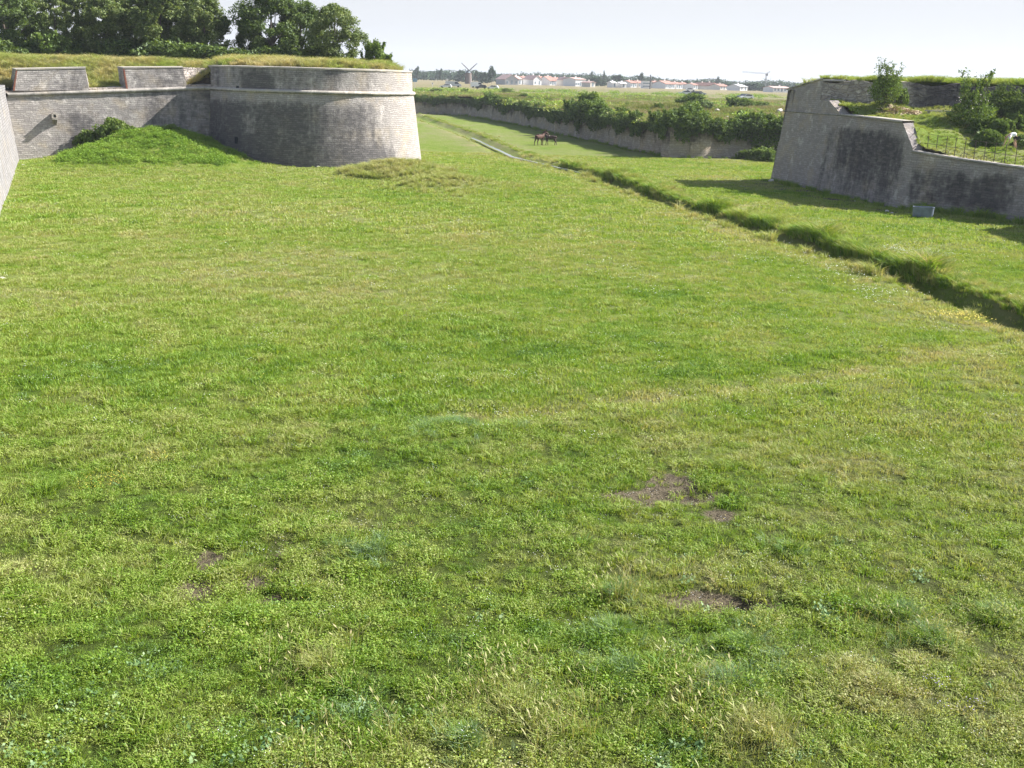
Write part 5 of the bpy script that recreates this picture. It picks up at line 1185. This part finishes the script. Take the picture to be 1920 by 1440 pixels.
# ------------------------------------------------------------------ far plain: wood, village, windmill, crane, cars
def gp_(px, Y): return gy(px, 150, Y)[0]
tops_px = [(700, 131), (780, 129), (800, 132), (825, 129), (860, 131), (890, 129), (905, 135), (940, 137), (1000, 135), (1060, 136), (1110, 137), (1131, 138), (1160, 142), (1198, 140), (1222, 141), (1240, 146), (1270, 148), (1330, 147), (1350, 146), (1378, 151), (1400, 152), (1437, 149), (1462, 150), (1500, 153), (1600, 156), (2400, 180)]
tpx = [a_ for a_, _ in tops_px]; tpy = [b_ for _, b_ in tops_px]
PP = []; SS = []; OO = []
for row, Yb in enumerate((1080, 1010, 940)):
    px = 560
    while px < 2300:
        Y = Yb + 40 * random.random(); topy = float(np.interp(px, tpx, tpy)) + row * 1.6 + random.uniform(-.8, 1.6) - (2.5 if random.random() < .06 else 0)
        X0 = gp_(px, Y); zt = gy(px, topy, Y)[2]; h = max(3, zt - PLAIN); w_ = random.uniform(2.6, 4.6)
        n = 95 if 760 < px < 1520 else 40; d_ = rand_dirs(n); rr = rng.random(n) ** .35
        P_ = d_ * rr[:, None] * np.array([w_, w_ * .7, h * .5]); P_[:, 2] = P_[:, 2] + h * .5; P_ += np.array([X0, Y, PLAIN]); PP.append(P_); OO.append(d_); px += random.uniform(4, 8) if 760 < px < 1520 else 14
PP = np.concatenate(PP); OO = np.concatenate(OO) + np.array([0, -.2, .5]); OO /= np.linalg.norm(OO, axis=1)[:, None]
tag(obj('pine_wood', mesh_np('pine_wood', *leaf_cloud(PP, 1.25, OO, .6, 1.2), M_FAR)), 'long dark belt of pine wood along the horizon behind the village', 'wood', kind='stuff')
FT = [make_tree_meshes('far_pine', 71, 9, 3.2, 2.6, 700, 16, 1.3, .9, mat=M_FAR, limbs=3), make_tree_meshes('far_bush_tree', 72, 6, 3.6, .4, 700, 16, 1.4, .9, mat=M_FAR, limbs=3)]
for (px, Y, ty, kd, w_, lab) in [(922, 720, 127.5, 0, 1.0, 'dark round pine standing alone between the windmill and the first white house'), (906, 730, 138, 1, 1.0, 'dark rounded tree right of the windmill'), (893, 800, 134, 0, .75, 'pine whose crown rises just right of the windmill cap'), (865, 820, 134.5, 1, 1.0, 'bushy dark tree left of the windmill'),
                                (783, 850, 127, 0, .75, 'pale tall tree rising over the wood beside the round tower'), (827, 850, 131, 0, .7, 'pointed pine above the white car'), (1109, 900, 135.5, 0, .45, 'narrow pine poking above the wood over the low white roof'), (1132, 900, 135.5, 0, .4, 'narrow pine poking above the wood right of its twin'),
                                (1120, 780, 146, 1, 1.5, 'broad dark tree right of the long white building'), (1157, 800, 143, 1, 1.5, 'broad tree before the middle houses'), (1202, 860, 139, 0, .9, 'tall tree above the white block building'), (1287, 760, 153, 1, .8, 'dark tree right of the long red roofed building'),
                                (1366, 760, 157, 1, 1.0, 'olive tree between the red roofs and the white house on the right'), (1415, 740, 157, 1, 1.7, 'dark broad tree left of the crane'), (1424, 740, 160, 1, 1.4, 'low dark tree at the foot of the crane'), (1346, 930, 146, 0, .8, 'pine above the red roofs on the right'), (1000, 800, 151.5, 1, 1.0, 'low dark hedge tree in front of the gabled house'), (1012, 800, 152, 1, .9, 'low hedge tree before the red roofs'), (1056, 790, 151, 1, .8, 'dark hedge tree before the long white building')]:
    X0 = gp_(px, Y); zt = gy(px, ty, Y)[2]; H0 = 9 if kd == 0 else 6; s = (zt - PLAIN) / H0
    place_tree('far_tree', FT[kd], (X0, Y, PLAIN), px, (w_ * (.75 if kd == 0 else 1), w_ * (.75 if kd == 0 else 1), s), lab, 'tree', 'single trees near the village')
def house(px0, px1, Y, eave_y, ridge_y, dep, wall, roof, label, gable=False, wins=3, name='house', floors=1, win_mat=M_SHUT):
    x0, x1 = gp_(px0, Y), gp_(px1, Y); pm = (px0 + px1) / 2; ze = max(PLAIN + 2.3, gy(pm, eave_y, Y)[2]); zr = max(ze + .6, gy(pm, ridge_y, Y)[2])
    w_ = x1 - x0; rz = rad(34 if (px0 * 7) % 3 else 22); w_ = w_ * .9; e = empty(name, ((x0 + x1) / 2, Y, PLAIN), rz, label, 'house' if name == 'house' else 'building', 'houses of the far village'); H = ze - PLAIN; Rr = zr - PLAIN; hw, hd = w_ / 2, dep / 2
    mb = MB(); mb.box((0, 0, H / 2 - .2), (w_, dep, H + .4))
    if gable:
        for sy in (-1, 1): mb.quad([(-hw, hd * sy, H), (hw, hd * sy, H), (0, hd * sy, Rr)][::sy])
    else:
        for sx in (-1, 1): mb.quad([(hw * sx, -hd, H), (hw * sx, hd, H), (hw * sx, 0, Rr)][::sx])
    mb.obj('wall', wall, e)
    mb = MB(); o_ = .35; th = .22
    if gable:
        for sx in (-1, 1):
            a_ = [Vector((sx * (hw + o_), -hd - o_, H - o_ * .4)), Vector((sx * (hw + o_), hd + o_, H - o_ * .4)), Vector((0, hd + o_, Rr + .05)), Vector((0, -hd - o_, Rr + .05))]; mb.hexa(a_, [p + Vector((0, 0, th)) for p in a_])
    else:
        for sy in (-1, 1):
            a_ = [Vector((-hw - o_, sy * (hd + o_), H - o_ * .4)), Vector((hw + o_, sy * (hd + o_), H - o_ * .4)), Vector((hw + o_, 0, Rr + .05)), Vector((-hw - o_, 0, Rr + .05))]; mb.hexa(a_, [p + Vector((0, 0, th)) for p in a_])
    rf = mb.obj('roof', roof, e)
    mb = MB(); mb.box((hw * .45, hd * .2, Rr + .3), (.7, .7, 1.3)); mb.obj('chimney', wall, rf)
    for fl in range(floors):
        zf = 1.4 + fl * 2.7
        if zf + .6 > H: break
        for k in range(wins):
            xx = -hw + w_ * (k + .5) / wins; mb = MB(); mb.box((xx, -hd - .02, zf), (1.0, .12, 1.25 if (k != wins // 2 or fl) else 2.0)); mb.obj('window' if (k != wins // 2 or fl) else 'door', win_mat, e)
    return e
HS = [(936, 966, 640, 149, 140.5, 14, M_GREY, M_TILE2, 'large grey gabled house, the first of the village right of the windmill', True, 3), (962, 972, 690, 148, 143, 9, M_WHITE, M_TILE2, 'small bright white house touching the large gabled one', False, 1),
      (973, 986, 760, 147, 143.5, 9, M_CREAM, M_TILE, 'low house with a brownish red roof between two gabled houses', False, 2), (988, 1008, 690, 149, 142, 11, M_WHITE, M_TILE2, 'white gabled house with a pink roof, left of the red roofs', True, 2), (1004, 1016, 760, 148, 143.5, 9, M_WHITE, M_TILE, 'house half hidden behind the white gabled one', False, 2),
      (1018, 1034, 700, 151, 143.5, 12, M_WHITE, M_TILE, 'white house under a tall orange red roof', False, 3), (1034, 1047, 710, 151, 146, 12, M_WHITE, M_TILE, 'white house under a lower orange roof beside the tall one', False, 3), (1050, 1064, 700, 150, 145, 11, M_CREAM, M_TILE2, 'pale two storey house left of the long white building', True, 2),
      (1064, 1090, 680, 148.5, 146, 12, M_WHITE, M_TILE2, 'long white two storey building with a low pink roof', False, 5), (1097, 1110, 640, 156, 153, 8, M_CREAM, M_TILE2, 'low shed with a pale pink roof at the field edge', True, 1),
      (1143, 1152, 650, 155.5, 153, 7, M_WHITE, M_WHITE, 'small white roofed shed left of the dark tree', False, 1), (1158, 1171, 650, 157, 154.5, 7, M_WHITE, M_WHITE, 'small white roofed shed right of the dark tree', False, 1),
      (1171, 1187, 720, 155, 151.5, 10, M_WHITE, M_TILE, 'white house with a red roof left of the block building', False, 3), (1186, 1203, 730, 155.5, 152, 10, M_CREAM, M_TILE, 'cream house with a dark red roof touching the block building', False, 3),
      (1221, 1233, 720, 157, 152.5, 10, M_CREAM, M_TILE, 'house just right of the dark mast with a red roof', False, 2), (1232, 1257, 700, 157, 152, 12, M_WHITE, M_TILE, 'long white building under an orange red roof in the middle of the village', False, 5), (1256, 1273, 710, 157.5, 154.5, 10, M_WHITE, M_TILE, 'white house with blue grey shutters at the end of the long building', False, 3),
      (1274, 1284, 730, 158, 155, 9, M_WHITE, M_TILE, 'small white house left of the dark tree in the village', False, 2), (1291, 1303, 720, 159, 156.5, 8, M_WHITE, M_TILE, 'low white house right of the dark tree in the village', False, 2),
      (1309, 1324, 740, 161, 155.5, 10, M_CREAM, M_TILE, 'first of the red roofed houses on the right', True, 2), (1322, 1338, 730, 162, 155.5, 10, M_CREAM, M_TILE, 'red roofed house with the tallest gable on the right', True, 2), (1337, 1360, 720, 163, 158, 10, M_CREAM, M_TILE, 'longest of the red roofed houses on the right, lowest roof', False, 3),
      (1373, 1394, 700, 162.5, 158.5, 11, M_WHITE, M_GREY, 'white house with a grey lilac roof left of the crane', False, 2), (1437, 1478, 640, 168, 162.5, 10, M_WHITE, M_TILE2, 'long low house with a pale red roof and dark openings next to the bastion', False, 5)]
for h_ in HS: house(*h_[:9], gable=h_[9], wins=h_[10], floors=2)
# block building
x0, x1 = gp_(1203.5, 660), gp_(1218, 660); e = empty('block_building', ((x0 + x1) / 2, 660, PLAIN), 0, 'flat roofed white block building left of the dark mast', 'building')
zt = gy(1210, 152, 660)[2] - PLAIN; mb = MB(); mb.box((0, 0, zt / 2), (x1 - x0, 9, zt)); mb.obj('wall', M_WHITE, e)
for k in range(2): mb = MB(); mb.box((0, -4.55, zt * (.3 + .4 * k)), ((x1 - x0) * .9, .1, zt * .14)); mb.obj('window_band', M_SHUT, e)
mb = MB(); mb.box((0, 0, zt + .1), (x1 - x0 + .4, 9.4, .2)); mb.obj('roof', M_GREY, e)
x = gp_(1219.5, 600); mb = MB(); mb.tube((0, 0, 0), (0, 0, gy(1219, 140, 600)[2] - PLAIN), .32, .22, 8); o_ = mb.obj('tall_mast', plain_mat('dark_steel', (.05, .05, .055), .5, .2, 2)); o_.location = (x, 600, PLAIN); tag(o_, 'tall dark mast beside the white block building', 'mast')
# windmill
Y = 620; X0 = gp_(878, Y); k_ = Y / FPX; wmz = gy(878, 136.5, Y)[2] - PLAIN
wm = empty('windmill', (X0, Y, PLAIN), 0, 'old stone windmill with bare lattice sails on the horizon', 'windmill')
mb = MB(); mb.tube((0, 0, -.3), (0, 0, wmz), 1.95, 1.65, 20); mb.obj('tower', plain_mat('windmill_stone', (.20, .165, .15), .9, .2, 1), wm, smooth=False)
mb = MB(); mb.tube((0, 0, wmz), (0, 0, wmz + 1.9), 1.85, .15, 16); mb.obj('cap', M_SHUT, wm)
hub = Vector((.5, -2.3, wmz + 1.2)); mb = MB(); mb.tube((.3, -.6, wmz + 1.2), hub, .18, .18, 8); mb.obj('hub', M_WOOD, wm)
for a_ in (42, 138, 222, 318):
    d_ = Vector((math.cos(rad(a_)), 0, math.sin(rad(a_)))); pp = Vector((-d_.z, 0, d_.x)); mb = MB(); L_ = 5.6
    mb.tube(hub, hub + d_ * L_, .22, .18, 5)
    for q in range(7): c_ = hub + d_ * (1.0 + q * .5); mb.tube(c_ - pp * .35, c_ + pp * .35, .07, .07, 4)
    mb.obj('sail', M_BARK, wm)
# crane
Y = 900; X0 = gp_(1436, Y); top = gy(1436, 138, Y)[2]; cz = top - PLAIN
cr = empty('tower_crane', (X0, Y, PLAIN), 0, 'thin tower crane rising above the wood near the right bastion', 'crane'); M_CR = plain_mat('pale_crane_steel', (.30, .30, .32), .6, .1, 1)
def lattice(p0, p1, w_, n, r):
    mb = MB(); p0, p1 = Vector(p0), Vector(p1); d_ = (p1 - p0).normalized(); a_ = d_.orthogonal().normalized() * w_ / 2; b_ = d_.cross(a_).normalized() * w_ / 2
    cs = [a_ + b_, a_ - b_, -a_ - b_, -a_ + b_]
    for c_ in cs: mb.tube(p0 + c_, p1 + c_, r, r, 4)
    for k in range(n):
        q0 = p0 + (p1 - p0) * k / n; q1 = p0 + (p1 - p0) * (k + 1) / n
        for j in range(4): mb.tube(q0 + cs[j], q1 + cs[(j + 1) % 4], r * .6, r * .6, 3)
    return mb
lattice((0, 0, -.2), (0, 0, cz), 1.0, 10, .09).obj('mast', M_CR, cr)
xj, _, zj = gy(1392, 134.5, Y); lattice((0, 0, cz), (xj - X0, 0, zj - PLAIN), .7, 16, .06).obj('jib', M_CR, cr)
xj2 = gp_(1440, Y) - X0; lattice((0, 0, cz), (xj2 + 1.2, 0, cz + 1.8), .7, 2, .06).obj('counter_jib', M_CR, cr)
mb = MB(); mb.box((.3, -1, cz - .8), (1.4, 1.4, 1.8)); mb.obj('cab', M_CR, cr)
x = gp_(1445, 900); mb = MB(); mb.tube((0, 0, 0), (0, 0, gy(1445, 142, 900)[2] - PLAIN), .16, .08, 6); mb.tube((-.8, 0, 18), (.8, 0, 18), .05, .05, 4); o_ = mb.obj('thin_aerial', M_CR); o_.location = (x, 900, PLAIN); tag(o_, 'thin aerial above the wood just right of the crane', 'aerial')

def car(loc, rz, paint, label, van=False, L_=4.2, group='vehicles parked on the far plain'):
    e = empty('van' if van else 'car', loc, rz, label, 'van' if van else 'car', group); hw = .85; hl = L_ / 2
    prof = [(-hl, .35), (-hl, .85), (-hl + .15, .95), (-hl * .78, 1.4), (hl * .15, 1.45), (hl * .48, .95), (hl * .93, .82), (hl, .6), (hl, .35)] if not van else [(-hl, .4), (-hl, 2.1), (-hl + .1, 2.25), (hl * .45, 2.25), (hl * .8, 1.25), (hl * .98, 1.05), (hl, .4)]
    mb = MB(); A_ = [Vector((x, -hw, z)) for x, z in prof]; B_ = [Vector((x, hw, z)) for x, z in prof]; n = len(prof)
    for k in range(n): j = (k + 1) % n; mb.quad([A_[k], A_[j], B_[j], B_[k]])
    mb.quad(A_[::-1]); mb.quad(B_); mb.obj('body', paint, e, bevel=.05)
    gl = [(-hl * .7, 1.33), (hl * .12, 1.38), (hl * .40, .98), (-hl * .72, .98)] if not van else [(hl * .15, 2.0), (hl * .48, 2.0), (hl * .72, 1.3), (hl * .15, 1.3)]
    mb = MB(); mb.quad([(x, -hw - .02, z) for x, z in gl]); mb.quad([(x, hw + .02, z) for x, z in gl][::-1]); mb.obj('side_glass', M_DARKW, e)
    ws = [(hl * .17, 1.40), (hl * .46, .99)] if not van else [(hl * .48, 2.15), (hl * .78, 1.32)]
    mb = MB(); mb.quad([(ws[0][0] + .03, -hw * .85, ws[0][1] + .02), (ws[0][0] + .03, hw * .85, ws[0][1] + .02), (ws[1][0] + .03, hw * .85, ws[1][1] + .02), (ws[1][0] + .03, -hw * .85, ws[1][1] + .02)]); mb.obj('windscreen', M_DARKW, e)
    for sx in (-.62, .62):
        for sy in (-1, 1): mb = MB(); mb.tube((hl * sx, sy * (hw - .18), .33), (hl * sx, sy * (hw + .03), .33), .33, .33, 14); mb.obj('wheel', M_TYRE, e)
    return e
M_TYRE = plain_mat('tyre', (.02, .02, .02), .8, .1, 5); M_PW = plain_mat('white_paint', (.78, .78, .78), .3, .02, 1, spec=.5); M_PD = plain_mat('dark_paint', (.04, .05, .07), .3, .05, 1, spec=.5); M_PS = plain_mat('silver_paint', (.45, .47, .5), .3, .05, 1, spec=.5)
fz = lambda x, y: float(field_z(x, y))
for (px, Y, rz, pt, van, L_, lab) in [(836, 430, 178, M_PW, False, 4.4, 'white car with a dark windscreen parked left of the windmill'), (850, 455, 10, M_PS, True, 6.2, 'long silver camper van behind the white car'), (895, 450, 5, M_PW, True, 5.2, 'white van right of the windmill'), (902, 430, 185, M_PD, False, 4.3, 'dark car in front of the white van'),
                                    (924, 425, 170, M_PW, False, 4.4, 'white car between the lone pine and the first house'), (1286, 400, 182, M_PW, False, 4.3, 'white car on the grass below the village'), (1307, 395, 5, M_PD, False, 4.2, 'dark car right of the white one below the village'), (1314, 398, 5, M_PS, False, 4.2, 'silver car behind the dark one below the village'),
                                    (1397, 360, 200, M_PD, False, 4.4, 'dark car nearest to the crane on the grass'), (1402, 352, 195, M_PW, False, 4.2, 'white car in front of the dark one near the crane'), (1296, 520, 0, M_PW, False, 4.2, 'white car on the tan field edge in the middle distance')]:
    x = gp_(px, Y); car((x, Y, fz(x, Y) - .02), rad(rz), pt, lab, van, L_)
# signs on the plain
def sign(px, Y, board, size, topz, mat, label, rnd=False):
    x = gp_(px, Y); z = fz(x, Y); e = empty('road_sign', (x, Y, z), 0, label, 'sign'); mb = MB(); mb.tube((0, 0, -.1), (0, 0, topz), .08, .08, 6); mb.obj('post', M_GREY, e); mb = MB()
    if rnd: mb.tube((0, -.12, topz), (0, -.08, topz), size[0] / 2, size[0] / 2, 16)
    else: mb.box((0, -.12, topz - size[1] / 2), (size[0], .06, size[1]))
    mb.obj('board', mat, e)
M_SG = plain_mat('sign_blue', (.22, .34, .45), .5, .05, 1)
sign(778, 420, 1, (1.7, 1.2), 3.2, M_SG, 'blue grey information board on a post right beside the round tower')
sign(838, 440, 1, (.75, .75), 2.9, M_WHITE, 'white round sign on a post above the white car', True)
sign(811, 440, 1, (.6, .6), 1.7, M_WHITE, 'small white sign between the blue board and the round one')
# bushes on the field
fb = [(950, 330, 1.7, 'dark spiky bush in front of the large gabled house'), (910, 262, 1.5, 'dark bush on the field behind the moat wall, below the windmill'), (1180, 210, 1.1, 'low bush on the open field left of centre'), (1303, 184, 2.1, 'dark dense bush growing in the hollow of the field'), (1313, 181, 1.7, 'bush leaning against the dark one in the hollow'),
      (1380, 188, 1.6, 'long green bush on the low mound near the bastion, left part'), (1400, 188, 1.7, 'middle bush on the low mound near the bastion'), (1425, 190, 1.6, 'right bush on the low mound near the bastion'), (1395, 176, .9, 'small dark bush below the mound bushes'), (985, 240, 1.2, 'dark bush in the middle of the left field'), (1000, 236, 1.1, 'dark bush beside another in the left field'), (1170, 160, 1.2, 'green bush halfway up the field above the big wall bush'),
      (1120, 215, 1.4, 'olive bush on the ridge of the field'), (820, 330, 1.6, 'bush at the field edge right of the tower'), (870, 335, 1.3, 'low bush at the field edge below the windmill'), (1030, 230, 1.0, 'low bush right of the pair in the left field'), (1090, 250, 1.3, 'bush on the left field slope near its crest'), (1240, 176, .9, 'low bush on the sloping field left of the hollow')]
for k, (px, Y, s, lab) in enumerate(fb):
    x = gp_(px, Y); place_shrub('field_bush', SH[k % 3], (x, Y, fz(x, Y) - .2), k, (s * .95, s * .8, s * .58), lab, 'bush', 'bushes scattered on the far field')
# green weeds beside the bastion, at the foot of the moat wall
for k, (px, Y, s) in enumerate([(1405, 127.5, .7), (1425, 126.5, .85), (1443, 125.5, 1.0), (1455, 124, .9)]):
    x = gp_(px, Y); place_shrub('nettle_clump', SH[2], (x, Y, -.05), k, (s, s, s * .7), ['leftmost', 'second', 'third and tallest', 'rightmost'][k] + ' bright weed clump at the foot of the moat wall beside the bastion', 'weeds')
# haze
HAZE = True
if HAZE:
    mb = MB(); mb.box((200, 1500, 40), (7800, 5400, 92)); o_ = None
    m_, t, out = mat_new('haze_air'); v = N(t, 'ShaderNodeVolumePrincipled'); v.inputs['Density'].default_value = .00017; v.inputs['Color'].default_value = (.86, .92, 1, 1); v.inputs['Anisotropy'].default_value = .2
    t.links.new(v.outputs[0], out.inputs['Volume']); o_ = mb.obj('haze', m_); tag(o_, kind='stuff')
    SC.cycles.volume_bounces = 0
